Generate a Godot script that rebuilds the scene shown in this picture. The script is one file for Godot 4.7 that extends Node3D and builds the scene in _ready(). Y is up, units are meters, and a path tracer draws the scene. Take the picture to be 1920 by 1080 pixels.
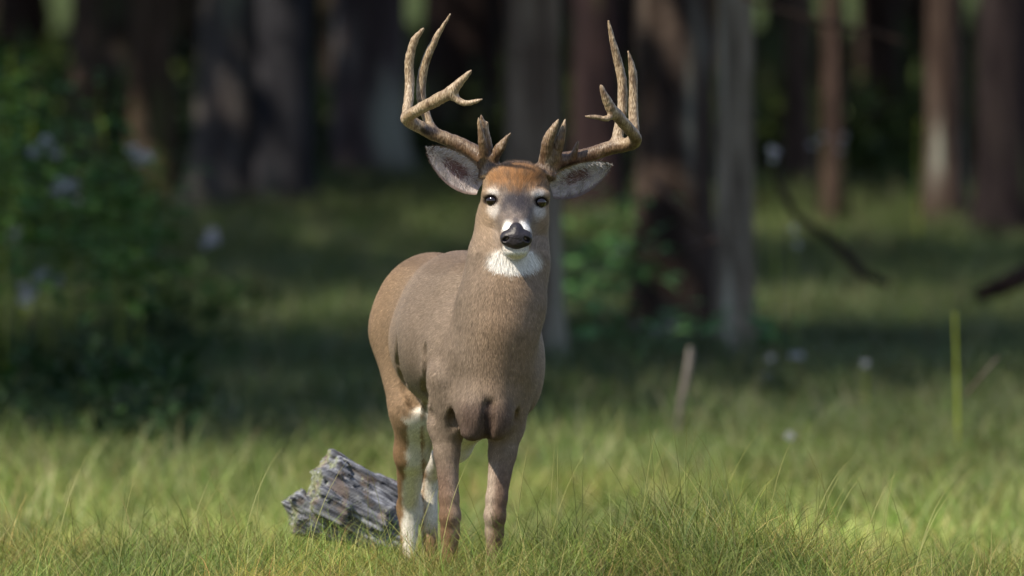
extends Node3D
# A white-tailed buck in tall grass at the edge of a dark wood, seen through a long lens.

const F := 22320.0      # focal length in pixels of the 1920 wide photograph
const D0 := 31.0        # camera to deer, metres
const CAMH := 1.91      # camera above the deer's ground
var rng := RandomNumberGenerator.new()
var nz := FastNoiseLite.new()
var nf := FastNoiseLite.new()
var used := {}


# ------------------------------------------------------------------ meshes
class MB:
	var v := PackedVector3Array()
	var n := PackedVector3Array()
	var c := PackedColorArray()
	var u := PackedVector2Array()
	var idx := PackedInt32Array()

	func add(p: Vector3, nn: Vector3, col: Color) -> int:
		v.append(p)
		n.append(nn)
		c.append(col)
		return v.size() - 1

	# triangle wound clockwise as seen from the side the normal points to
	func tri(a: int, b: int, d: int) -> void:
		var g := (v[b] - v[a]).cross(v[d] - v[a])
		if g.dot(n[a] + n[b] + n[d]) > 0.0:
			idx.append(a); idx.append(d); idx.append(b)
		else:
			idx.append(a); idx.append(b); idx.append(d)

	func quad(a: int, b: int, d: int, e: int) -> void:
		tri(a, b, d)
		tri(a, d, e)

	func append_mb(o: MB, t: Transform3D, tint := Color.WHITE) -> void:
		var at := v.size()
		for i in o.v.size():
			v.append(t * o.v[i])
			n.append((t.basis * o.n[i]).normalized())
			c.append(o.c[i] * tint)
		for i in o.idx:
			idx.append(i + at)

	func mesh() -> ArrayMesh:
		var a := []
		a.resize(Mesh.ARRAY_MAX)
		a[Mesh.ARRAY_VERTEX] = v
		a[Mesh.ARRAY_NORMAL] = n
		a[Mesh.ARRAY_COLOR] = c
		if u.size() == v.size() and u.size() > 0:
			a[Mesh.ARRAY_TEX_UV] = u
		a[Mesh.ARRAY_INDEX] = idx
		var m := ArrayMesh.new()
		m.add_surface_from_arrays(Mesh.PRIMITIVE_TRIANGLES, a)
		return m


# a distance field on a grid, and its surface as surface nets
class Field:
	var lo: Vector3
	var nx: int
	var ny: int
	var nzz: int
	var h: float
	var f := PackedFloat32Array()

	func _init(a: Vector3, b: Vector3, cell: float) -> void:
		lo = a
		h = cell
		nx = int(ceil((b.x - a.x) / cell)) + 1
		ny = int(ceil((b.y - a.y) / cell)) + 1
		nzz = int(ceil((b.z - a.z) / cell)) + 1
		f.resize(nx * ny * nzz)
		f.fill(1.0)

	func box(a: Vector3, b: Vector3) -> PackedInt32Array:
		return PackedInt32Array([
			clampi(int((a.x - lo.x) / h), 0, nx - 1), clampi(int((b.x - lo.x) / h) + 1, 0, nx - 1),
			clampi(int((a.y - lo.y) / h), 0, ny - 1), clampi(int((b.y - lo.y) / h) + 1, 0, ny - 1),
			clampi(int((a.z - lo.z) / h), 0, nzz - 1), clampi(int((b.z - lo.z) / h) + 1, 0, nzz - 1)])

	func join(at: int, d: float, k: float) -> void:
		var o := f[at]
		var e := k - absf(o - d)
		f[at] = minf(o, d) - (e * e / (4.0 * k) if e > 0.0 else 0.0)

	func cone(a: Vector3, b: Vector3, ra: float, rb: float, k: float) -> void:
		var m := maxf(ra, rb) + k + 2.5 * h
		var w := box(a.min(b) - Vector3(m, m, m), a.max(b) + Vector3(m, m, m))
		var ab := b - a
		var il := 1.0 / maxf(ab.length_squared(), 1e-9)
		for z in range(w[4], w[5] + 1):
			for y in range(w[2], w[3] + 1):
				var at := (z * ny + y) * nx
				for x in range(w[0], w[1] + 1):
					var p := lo + Vector3(x, y, z) * h - a
					var t := clampf(p.dot(ab) * il, 0.0, 1.0)
					var d := (p - ab * t).length() - lerpf(ra, rb, t)
					if d < m:
						join(at + x, d, k)

	func chain(p: Array, r: Array, k: float, thick := 1.0) -> void:
		for i in p.size() - 1:
			cone(p[i], p[i + 1], r[i] * thick, r[i + 1] * thick, k if i == 0 or thick == 1.0 else 0.0015)

	func blob(c: Vector3, r: Vector3, k: float, bs := Basis.IDENTITY, carve := false) -> void:
		var big := maxf(r.x, maxf(r.y, r.z)) if bs != Basis.IDENTITY else 0.0
		var ext := (Vector3(big, big, big) if big > 0.0 else r) + Vector3.ONE * (k + 2.5 * h)
		var w := box(c - ext, c + ext)
		var r2 := r * r
		for z in range(w[4], w[5] + 1):
			for y in range(w[2], w[3] + 1):
				var at := (z * ny + y) * nx
				for x in range(w[0], w[1] + 1):
					var q := (lo + Vector3(x, y, z) * h - c) * bs
					var k0 := (q / r).length()
					var k1 := (q / r2).length()
					var d := k0 * (k0 - 1.0) / maxf(k1, 1e-6)
					if carve:
						var o := f[at + x]
						var g := -d
						var e := k - absf(o - g)
						f[at + x] = maxf(o, g) + (e * e / (4.0 * k) if e > 0.0 else 0.0)
					else:
						join(at + x, d, k)

	# the same along a smooth curve through the points
	func curve(p: Array, r: Array, k: float, thick := 0.97) -> void:
		var q := []
		var w := []
		for i in p.size() - 1:
			var a: Vector3 = p[maxi(i - 1, 0)]
			var b: Vector3 = p[i]
			var c: Vector3 = p[i + 1]
			var d: Vector3 = p[mini(i + 2, p.size() - 1)]
			for j in 3:
				q.append(b.cubic_interpolate(c, a, d, j / 3.0))
				w.append(lerpf(r[i], r[i + 1], j / 3.0))
		q.append(p[p.size() - 1])
		w.append(r[r.size() - 1])
		chain(q, w, k, thick)

	# a rounded, turned block
	func slab(c: Vector3, half: Vector3, bs: Basis, rnd: float, k: float) -> void:
		var m := half.length() + k + 2.5 * h
		var w := box(c - Vector3.ONE * m, c + Vector3.ONE * m)
		var hh := half - Vector3.ONE * rnd
		for z in range(w[4], w[5] + 1):
			for y in range(w[2], w[3] + 1):
				var at := (z * ny + y) * nx
				for x in range(w[0], w[1] + 1):
					var q := ((lo + Vector3(x, y, z) * h - c) * bs).abs() - hh
					join(at + x, q.max(Vector3.ZERO).length() + minf(maxf(q.x, maxf(q.y, q.z)), 0.0) - rnd, k)

	# a groove along a curve that lies near the surface
	func groove(p: Array, r: float, k: float) -> void:
		for i in p.size() - 1:
			var a: Vector3 = p[i]
			var b: Vector3 = p[i + 1]
			var m := r + k + 2.0 * h
			var w := box(a.min(b) - Vector3(m, m, m), a.max(b) + Vector3(m, m, m))
			var ab := b - a
			var il := 1.0 / maxf(ab.length_squared(), 1e-9)
			for z in range(w[4], w[5] + 1):
				for y in range(w[2], w[3] + 1):
					var at := (z * ny + y) * nx
					for x in range(w[0], w[1] + 1):
						var q := lo + Vector3(x, y, z) * h - a
						var t := clampf(q.dot(ab) * il, 0.0, 1.0)
						var g := r - (q - ab * t).length()
						var o := f[at + x]
						var e := k - absf(o - g)
						f[at + x] = maxf(o, g) + (e * e / (4.0 * k) if e > 0.0 else 0.0)

	func at_point(p: Vector3) -> float:
		var q := (p - lo) / h
		var i := clampi(int(q.x + 0.5), 0, nx - 1)
		var j := clampi(int(q.y + 0.5), 0, ny - 1)
		var k := clampi(int(q.z + 0.5), 0, nzz - 1)
		return f[(k * ny + j) * nx + i]

	# first point of the surface met going from a to b
	func hit(a: Vector3, b: Vector3) -> Vector3:
		var n := int(a.distance_to(b) / (h * 0.5))
		for i in n:
			var p := a.lerp(b, float(i) / n)
			if at_point(p) < 0.0:
				return p
		return b

	func rough(amp: float, n: FastNoiseLite, stretch: Vector3) -> void:
		for z in nzz:
			for y in ny:
				var at := (z * ny + y) * nx
				for x in nx:
					if absf(f[at + x]) < 3.0 * h:
						f[at + x] += amp * n.get_noise_3dv((lo + Vector3(x, y, z) * h) * stretch)

	func surface(mb: MB, paint: Callable) -> void:
		var cells := PackedInt32Array()
		cells.resize(nx * ny * nzz)
		cells.fill(-1)
		var sy := nx
		var sz := nx * ny
		var off := PackedInt32Array([0, 1, sy, sy + 1, sz, sz + 1, sz + sy, sz + sy + 1])
		var e0 := PackedInt32Array([0, 2, 4, 6, 0, 1, 4, 5, 0, 1, 2, 3])
		var e1 := PackedInt32Array([1, 3, 5, 7, 2, 3, 6, 7, 4, 5, 6, 7])
		var g := PackedFloat32Array()
		g.resize(8)
		for z in nzz - 1:
			for y in ny - 1:
				var row := (z * ny + y) * nx
				for x in nx - 1:
					var at := row + x
					if absf(f[at]) > 4.0 * h:
						continue
					var neg := 0
					for i in 8:
						g[i] = f[at + off[i]]
						if g[i] < 0.0:
							neg += 1
					if neg == 0 or neg == 8:
						continue
					var sum := Vector3.ZERO
					var cnt := 0
					for i in 12:
						var a := e0[i]
						var b := e1[i]
						if (g[a] < 0.0) != (g[b] < 0.0):
							var t := g[a] / (g[a] - g[b])
							var pa := Vector3(a & 1, (a >> 1) & 1, a >> 2)
							var pb := Vector3(b & 1, (b >> 1) & 1, b >> 2)
							sum += pa.lerp(pb, t)
							cnt += 1
					var q := sum / cnt
					var nn := Vector3(
						(g[1] + g[3] + g[5] + g[7]) - (g[0] + g[2] + g[4] + g[6]),
						(g[2] + g[3] + g[6] + g[7]) - (g[0] + g[1] + g[4] + g[5]),
						(g[4] + g[5] + g[6] + g[7]) - (g[0] + g[1] + g[2] + g[3])).normalized()
					var p := lo + (Vector3(x, y, z) + q) * h
					cells[at] = mb.add(p, nn, paint.call(p, nn))
		for z in range(1, nzz - 1):
			for y in range(1, ny - 1):
				var row := (z * ny + y) * nx
				for x in range(1, nx - 1):
					var at := row + x
					if cells[at] < 0:
						continue
					var s := f[at] < 0.0
					if s != (f[at + 1] < 0.0):
						_q(mb, cells[at], cells[at - sy], cells[at - sy - sz], cells[at - sz])
					if s != (f[at + sy] < 0.0):
						_q(mb, cells[at], cells[at - 1], cells[at - 1 - sz], cells[at - sz])
					if s != (f[at + sz] < 0.0):
						_q(mb, cells[at], cells[at - 1], cells[at - 1 - sy], cells[at - sy])

	func _q(mb: MB, a: int, b: int, c: int, d: int) -> void:
		if a >= 0 and b >= 0 and c >= 0 and d >= 0:
			mb.quad(a, b, c, d)


# ------------------------------------------------------------------ helpers
func rgb(r: float, g: float, b: float) -> Color:
	return Color(r / 255.0, g / 255.0, b / 255.0)


func pt(px: float, py: float, z: float) -> Vector3:
	var s := (D0 - z) / F
	return Vector3((px - 960.0) * s, CAMH - (py + 177.0) * s, z)


func px_at(px: float, y: float, z: float) -> Vector3:
	return Vector3((px - 960.0) * (D0 - z) / F, y, z)


func sm(a: float, b: float, x: float) -> float:
	return smoothstep(a, b, x)


func gy(x: float, z: float) -> float:
	var y := -0.3 * (1.0 - sm(-4.2, -1.0, z))
	y += 0.28 * (1.0 - sm(-50.0, -28.0, z))
	y += 0.15 * exp(-pow((x - 0.55) / 0.4, 2.0) - pow((z - 0.1) / 0.6, 2.0))
	y += 0.13 * exp(-pow((x + 0.1) / 0.7, 2.0) - pow((z - 0.6) / 0.75, 2.0))
	y += 0.06 * exp(-pow((x + 0.95) / 0.7, 2.0) - pow((z + 1.0) / 1.0, 2.0))
	y += 0.05 * nz.get_noise_2d(x * 22.0, z * 22.0)
	return y


func on_ground(px: float, py: float) -> Vector3:
	var x := 0.0
	var z := -15.0
	for i in 40:
		var t := D0 - F * (CAMH - gy(x, z)) / (py + 177.0)
		z = clampf(lerpf(z, t, 0.6), -190.0, 20.0)
		x = (px - 960.0) * (D0 - z) / F
	return Vector3(x, gy(x, z), z)


func numbered(called: String) -> String:
	var k: int = used.get(called, 0)
	used[called] = k + 1
	return called if k == 0 else "%s_%03d" % [called, k]


func tag(o: Node3D, label: String, category := "", group := "", kind := "") -> void:
	if label: o.set_meta("label", label)
	if category: o.set_meta("category", category)
	if group: o.set_meta("group", group)
	if kind: o.set_meta("kind", kind)


func thing(called: String, label: String, category: String, at := Vector3.ZERO, group := "") -> Node3D:
	var o := Node3D.new()
	o.name = numbered(called)
	o.position = at
	add_child(o)
	tag(o, label, category, group)
	return o


func part(called: String, mesh: Mesh, mat: Material, parent: Node3D) -> MeshInstance3D:
	var o := MeshInstance3D.new()
	o.name = called
	o.mesh = mesh
	o.material_override = mat
	parent.add_child(o, true)
	return o


func copies(called: String, mesh: Mesh, mat: Material, where: Array, tint: Array, parent: Node3D) -> MultiMeshInstance3D:
	var mm := MultiMesh.new()
	mm.transform_format = MultiMesh.TRANSFORM_3D
	mm.use_colors = true
	mm.mesh = mesh
	mm.instance_count = where.size()
	for i in where.size():
		mm.set_instance_transform(i, where[i])
		mm.set_instance_color(i, tint[i])
	var o := MultiMeshInstance3D.new()
	o.name = called
	o.multimesh = mm
	o.material_override = mat
	o.set_meta("kind", "stuff")
	parent.add_child(o, true)
	return o


var _leaf := {}
func shared_leaf(back: float) -> StandardMaterial3D:
	if not _leaf.has(back):
		_leaf[back] = leaf_mat(back)
	return _leaf[back]


func vmat(rough: float, spec := 0.4) -> StandardMaterial3D:
	var m := StandardMaterial3D.new()
	m.vertex_color_use_as_albedo = true
	m.vertex_color_is_srgb = true
	m.roughness = rough
	m.metallic_specular = spec
	return m


func leaf_mat(back: float, rough := 0.55) -> StandardMaterial3D:
	var m := vmat(rough, 0.35)
	m.backlight_enabled = true
	m.backlight = Color(back, back, back).linear_to_srgb()
	m.cull_mode = BaseMaterial3D.CULL_DISABLED
	return m


func noise_tex(freq: float, seed_: int, kind: int, octaves := 4, normal := false) -> NoiseTexture2D:
	var n := FastNoiseLite.new()
	n.seed = seed_
	n.noise_type = kind
	n.frequency = freq
	n.fractal_octaves = octaves
	var t := NoiseTexture2D.new()
	t.width = 512
	t.height = 512
	t.seamless = true
	t.noise = n
	if normal:
		t.as_normal_map = true
		t.bump_strength = 6.0
	return t


# a tapered tube along points; colours per point
func tube(mb: MB, p: Array, r: Array, sides: int, col: Array, cap := true) -> void:
	var first := mb.v.size()
	var side := Vector3.RIGHT
	for i in p.size():
		var d: Vector3 = (p[mini(i + 1, p.size() - 1)] - p[maxi(i - 1, 0)]).normalized()
		side = (side - d * side.dot(d))
		if side.length() < 0.05:
			side = d.cross(Vector3(0.3, 0.9, 0.2))
		side = side.normalized()
		var up := d.cross(side)
		for j in sides:
			var a := TAU * j / sides
			var o := side * cos(a) + up * sin(a)
			mb.add(p[i] + o * float(r[i]), o, col[i])
	for i in p.size() - 1:
		for j in sides:
			var a := first + i * sides + j
			var b := first + i * sides + (j + 1) % sides
			mb.quad(a, b, b + sides, a + sides)
	if cap:
		for e in [0, p.size() - 1]:
			var d: Vector3 = (p[1] - p[0]) if e > 0 else (p[0] - p[1])
			if e > 0:
				d = p[e] - p[e - 1]
			d = d.normalized()
			var base := mb.v.size()
			for j in sides:
				mb.add(mb.v[first + e * sides + j], d, col[e])
			for j in range(1, sides - 1):
				mb.tri(base, base + j, base + j + 1)


# one grass blade as a bent ribbon
func blade(mb: MB, root: Vector3, yaw: float, length: float, width: float, lean: float, bend: float, col: Color, tipc: Color, seg := 5) -> void:
	var out := Vector3(cos(yaw), 0, sin(yaw))
	var side := Vector3(-sin(yaw), 0, cos(yaw)).rotated(Vector3.UP, rng.randf_range(-0.9, 0.9))
	var p := root
	var a := lean
	var last := -1
	for i in seg + 1:
		var t := float(i) / seg
		var d := (out * sin(a) + Vector3.UP * cos(a)).normalized()
		var nn := (side.cross(d)).normalized()
		var w := width * (1.0 - pow(t, 2.2)) * 0.5 + 0.0001
		var cc := col.lerp(tipc, t * t)
		var i0 := mb.add(p - side * w, nn, cc)
		mb.add(p + side * w, nn, cc)
		if last >= 0:
			mb.quad(last, last + 1, i0 + 1, i0)
		last = i0
		a += bend * (0.35 + 1.3 * t) / seg
		p += d * (length / seg)


func grass_colour() -> Color:
	var k := rng.randf()
	if k < 0.15:
		return rgb(52, 74, 30).lerp(rgb(74, 96, 38), rng.randf())
	if k < 0.42:
		return rgb(76, 100, 38).lerp(rgb(104, 126, 50), rng.randf())
	if k < 0.68:
		return rgb(118, 134, 58).lerp(rgb(152, 158, 80), rng.randf())
	if k < 0.94:
		return rgb(158, 144, 94).lerp(rgb(200, 184, 134), rng.randf())
	return rgb(122, 82, 50)


# a leaf: a bent diamond of four triangles
func leaf(mb: MB, at: Vector3, d: Vector3, nrm: Vector3, length: float, width: float, col: Color) -> void:
	d = d.normalized()
	var s := d.cross(nrm).normalized()
	var n2 := s.cross(d).normalized()
	var m := at + d * length * 0.45
	var a := mb.add(at, n2, col)
	var b := mb.add(m + s * width * 0.5 + n2 * width * 0.12, (n2 - s * 0.4).normalized(), col)
	var c := mb.add(m, n2, col)
	var e := mb.add(m - s * width * 0.5 + n2 * width * 0.12, (n2 + s * 0.4).normalized(), col)
	var t := mb.add(at + d * length - n2 * length * 0.12, n2, col)
	mb.tri(a, b, c)
	mb.tri(a, c, e)
	mb.tri(b, t, c)
	mb.tri(c, t, e)


func leaf_clump(count: int, radius: float, length: float, width: float, c0: Color, c1: Color) -> ArrayMesh:
	var mb := MB.new()
	for i in count:
		var d := Vector3(rng.randfn(), rng.randfn() * 0.8, rng.randfn()).normalized()
		var at := d * radius * pow(rng.randf(), 0.5)
		var o := (d + Vector3(rng.randfn(), rng.randfn() - 0.4, rng.randfn()) * 0.6).normalized()
		leaf(mb, at, o, (Vector3.UP + Vector3(rng.randfn(), rng.randfn(), rng.randfn()) * 0.5).normalized(), length * rng.randf_range(0.6, 1.2), width * rng.randf_range(0.7, 1.2), c0.lerp(c1, rng.randf()))
	return mb.mesh()


# ------------------------------------------------------------------ the buck
var A := {}   # named points of the buck

func near(p: Vector3, a: Vector3, r: Vector3) -> float:
	var q := (p - a) / r
	return 1.0 - sm(0.75, 1.15, q.length() + 0.16 * nf.get_noise_3dv(p * 420.0))


func soft(p: Vector3, a: Vector3, r: Vector3) -> float:
	var q := (p - a) / r
	return 1.0 - sm(0.45, 1.35, q.length() + 0.22 * nf.get_noise_3dv(p * 700.0) + 0.1 * nf.get_noise_3dv(p * 3000.0))


func coat(p: Vector3, n: Vector3) -> Color:
	var grey := rgb(128, 114, 100)
	var tan_ := rgb(140, 117, 92)
	var rust := rgb(146, 114, 84)
	var white := rgb(222, 218, 208)
	var back := 1.0 - sm(-0.9, -0.2, p.z + 0.25 * nz.get_noise_3dv(p * 90.0))
	var c := grey.lerp(tan_, back)
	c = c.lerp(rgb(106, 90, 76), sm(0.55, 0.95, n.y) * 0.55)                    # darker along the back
	# neck: grey sides, browner front line
	c = c.lerp(rgb(136, 113, 90), (1.0 - sm(0.2, 1.7, ((p - A.neck_front) / Vector3(0.075, 0.24, 0.16)).length())) * 0.6)
	# haunch
	c = c.lerp(rust.lerp(tan_, 0.4), sm(0.68, 0.4, p.y) * back)
	# belly
	if p.z < -0.12 and p.z > -0.7 and p.y > 0.5:
		c = c.lerp(white, sm(-0.12, -0.5, n.y) * sm(0.63, 0.54, p.y))
	# hind legs: white inside and down the front of the thigh
	if p.z < -0.6 and p.y < 0.58:
		var near_leg: bool = p.x < A.leg_split.x
		var wob := 0.008 * nf.get_noise_2d(p.y * 500.0, 3.0)
		if near_leg:
			var cx := lerpf(A.hock.x, A.gaskin.x, sm(A.hock.y, A.gaskin.y, p.y))
			c = c.lerp(white, sm(-0.019, -0.006, p.x - cx + wob) * sm(0.6, 0.52, p.y + 2.0 * (cx - p.x)) * sm(0.1, 0.2, p.y) * 0.97)
		else:
			var cx2: float = A.hock2.x
			c = c.lerp(white, sm(-0.012, 0.004, p.x - cx2 + wob) * sm(0.2, 0.27, p.y) * 0.95)
	# front legs: grey-brown above, rusty below, paler inner face on the left one
	if p.z > -0.2 and p.y < 0.5:
		var low := sm(0.44, 0.24, p.y)
		var left_leg: bool = p.x > A.fl_split.x
		c = c.lerp(rgb(112, 94, 82), sm(0.5, 0.4, p.y))
		c = c.lerp(rust, low * (0.75 if not left_leg else 0.45))
		var cxx: float = lerpf(A.carpus_l.x, A.elbow_l.x, clampf((p.y - 0.3) / 0.25, 0.0, 1.0)) if left_leg else lerpf(A.carpus_r.x, A.elbow_r.x, clampf((p.y - 0.3) / 0.25, 0.0, 1.0))
		var s2 := (cxx - p.x) if left_leg else (p.x - cxx)
		c = c.lerp(rgb(196, 182, 166), sm(-0.006, 0.02, s2) * sm(0.2, 0.3, p.y) * (0.7 if left_leg else 0.45) * sm(0.5, 0.42, p.y))
	# brisket: darker brown, shade of its fold painted along the middle seam
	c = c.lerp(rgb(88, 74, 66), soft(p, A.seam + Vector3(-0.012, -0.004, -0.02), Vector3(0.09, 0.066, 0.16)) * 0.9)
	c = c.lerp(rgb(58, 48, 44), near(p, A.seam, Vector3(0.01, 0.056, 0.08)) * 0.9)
	for line in A.crease_shade:  # shade of the skin folds, painted into the coat along their lines
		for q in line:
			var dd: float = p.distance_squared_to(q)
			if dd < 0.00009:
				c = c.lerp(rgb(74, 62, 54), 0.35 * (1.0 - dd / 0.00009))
	var k := 1.0 + 0.14 * nf.get_noise_3dv(p * 4000.0) + 0.07 * nz.get_noise_3dv(p * 300.0)
	return Color(c.r * k, c.g * k, c.b * k)


func face(p: Vector3, n: Vector3) -> Color:
	var c := rgb(138, 125, 113)
	var white := rgb(228, 227, 222)
	var pale := rgb(204, 201, 198)
	# cheeks tan, front of the face charcoal grey
	c = c.lerp(rgb(140, 120, 98), sm(0.042, 0.066, absf(p.x - A.mid.x)) * 0.8)
	c = c.lerp(rgb(92, 86, 85), soft(p, A.bridge, Vector3(0.05, 0.04, 0.07)) * 0.7)
	c = c.lerp(rgb(60, 58, 62), soft(p, A.blaze, Vector3(0.046, 0.044, 0.09)) * 0.95)
	# white above and below each eye, dark lids and a dark outer corner
	for q in [[A.eye_r, -1.0], [A.eye_l, 1.0]]:
		var e: Vector3 = q[0]
		var o: float = q[1]
		c = c.lerp(pale, soft(p, e + Vector3(-0.004 * o, 0.0225, 0), Vector3(0.019, 0.0125, 0.06)) * 0.85)
		c = c.lerp(pale, soft(p, e + Vector3(-0.005 * o, -0.025, 0), Vector3(0.021, 0.023, 0.06)) * 0.7)
		c = c.lerp(rgb(40, 34, 32), near(p, e + Vector3(0.002 * o, 0.002, 0), Vector3(0.0205, 0.0165, 0.04)))
		c = c.lerp(rgb(52, 44, 40), near(p, e + Vector3(0.017 * o, -0.002, 0), Vector3(0.011, 0.006, 0.04)) * 0.8)
	# rusty tuft with a darker middle
	var tuft := soft(p, A.tuft, Vector3(0.08, 0.04, 0.12))
	c = c.lerp(rgb(144, 104, 68).lerp(rgb(92, 74, 60), 0.6 * sm(-0.1, 0.5, nf.get_noise_3dv(p * Vector3(1500, 900, 1500)))), tuft * 0.95)
	# white at both sides of the nose, chin and throat
	c = c.lerp(white, soft(p, A.band + Vector3(-0.021, -0.001, 0), Vector3(0.018, 0.02, 0.06)))
	c = c.lerp(white, soft(p, A.band + Vector3(0.021, -0.001, 0), Vector3(0.018, 0.02, 0.06)))
	c = c.lerp(rgb(92, 86, 86), near(p, A.band + Vector3(0, 0.004, 0.0), Vector3(0.011, 0.022, 0.06)) * 0.8)
	c = c.lerp(white, near(p, A.chin, Vector3(0.045, 0.024, 0.075)))
	c = c.lerp(rgb(48, 40, 38), near(p, A.lip, Vector3(0.026, 0.0035, 0.05)) * 0.7)
	var k := 1.0 + 0.1 * nf.get_noise_3dv(p * 4000.0)
	return Color(c.r * k, c.g * k, c.b * k)


func skin(p: Vector3, n: Vector3) -> Color:
	var t := sm(A.head_low - 0.02, A.head_low + 0.09, p.y + 0.3 * (p.z - 0.05))
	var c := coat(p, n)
	if t > 0.0:
		c = c.lerp(face(p, n), t)
	if p.z < 0.02:
		return c
	var q: Vector3 = (p - A.throat) / Vector3(0.07, 0.035, 1.0)
	q.z = 0.0
	var w := 1.0 - sm(0.75, 1.2, q.length() + 0.12 * nf.get_noise_3dv(p * 900.0))
	return c.lerp(rgb(226, 225, 220), w if p.z < 0.2 or p.y < A.chin.y else 0.0)


func antler_colour(p: Vector3, n: Vector3) -> Color:
	var c := rgb(112, 92, 72)
	var up := sm(pt(0, 300, 0).y, pt(0, 215, 0).y, p.y)
	c = c.lerp(rgb(208, 192, 164), up * 0.8)
	var streak := nf.get_noise_3dv(p * Vector3(700, 260, 700))
	c = c.lerp(rgb(84, 66, 54), sm(0.0, 0.5, streak) * 0.5)
	c = c.lerp(rgb(224, 212, 190), sm(0.1, 0.55, nz.get_noise_3dv(p * Vector3(900, 500, 900))) * 0.6)
	c = c.lerp(rgb(44, 38, 40), near(p, A.stain, Vector3(0.035, 0.017, 0.04)) * 0.85)
	c = c.lerp(rgb(212, 198, 172), near(p, A.pale_spot, Vector3(0.04, 0.02, 0.05)) * 0.7)
	return c


func fur_flow(p: Vector3) -> Vector3:
	if p.y > A.head_low and p.z > -0.02:
		return Vector3((p.x - A.mid.x) * 4.0, 0.75, -0.7)
	if p.y > 0.95:
		return Vector3(0, -1.0, -0.45)
	if p.y < 0.5:
		return Vector3(0, -1, -0.1)
	return Vector3(0, -0.75, -1.0) if p.z < 0.05 else Vector3((p.x - A.neck_front.x) * 1.5, -1.0, -0.2)


# a crease pressed into the hide along a line of points on its surface
func crease(b: Field, line: Array, from_z: float, to_z: float, r: float, k: float, sink: float, dark := false) -> void:
	var q := []
	var e := b.h * 2.0
	for i in line.size() - 1:
		for j in 14:
			var u := lerpf(line[i][0], line[i + 1][0], j / 14.0)
			var w := lerpf(line[i][1], line[i + 1][1], j / 14.0)
			var p := b.hit(pt(u, w, from_z), pt(u, w, to_z))
			var n := Vector3(b.at_point(p + Vector3(e, 0, 0)) - b.at_point(p - Vector3(e, 0, 0)), b.at_point(p + Vector3(0, e, 0)) - b.at_point(p - Vector3(0, e, 0)), b.at_point(p + Vector3(0, 0, e)) - b.at_point(p - Vector3(0, 0, e))).normalized()
			if q.size() and q[q.size() - 1].distance_to(p + n * (r - sink)) > 0.06:
				b.groove(q, r, k)
				q = []
			q.append(p + n * (r - sink))
	b.groove(q, r, k)
	if dark:  # keep the line so coat() can paint the fold's shade there
		A.crease_shade.append(q.duplicate())


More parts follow.
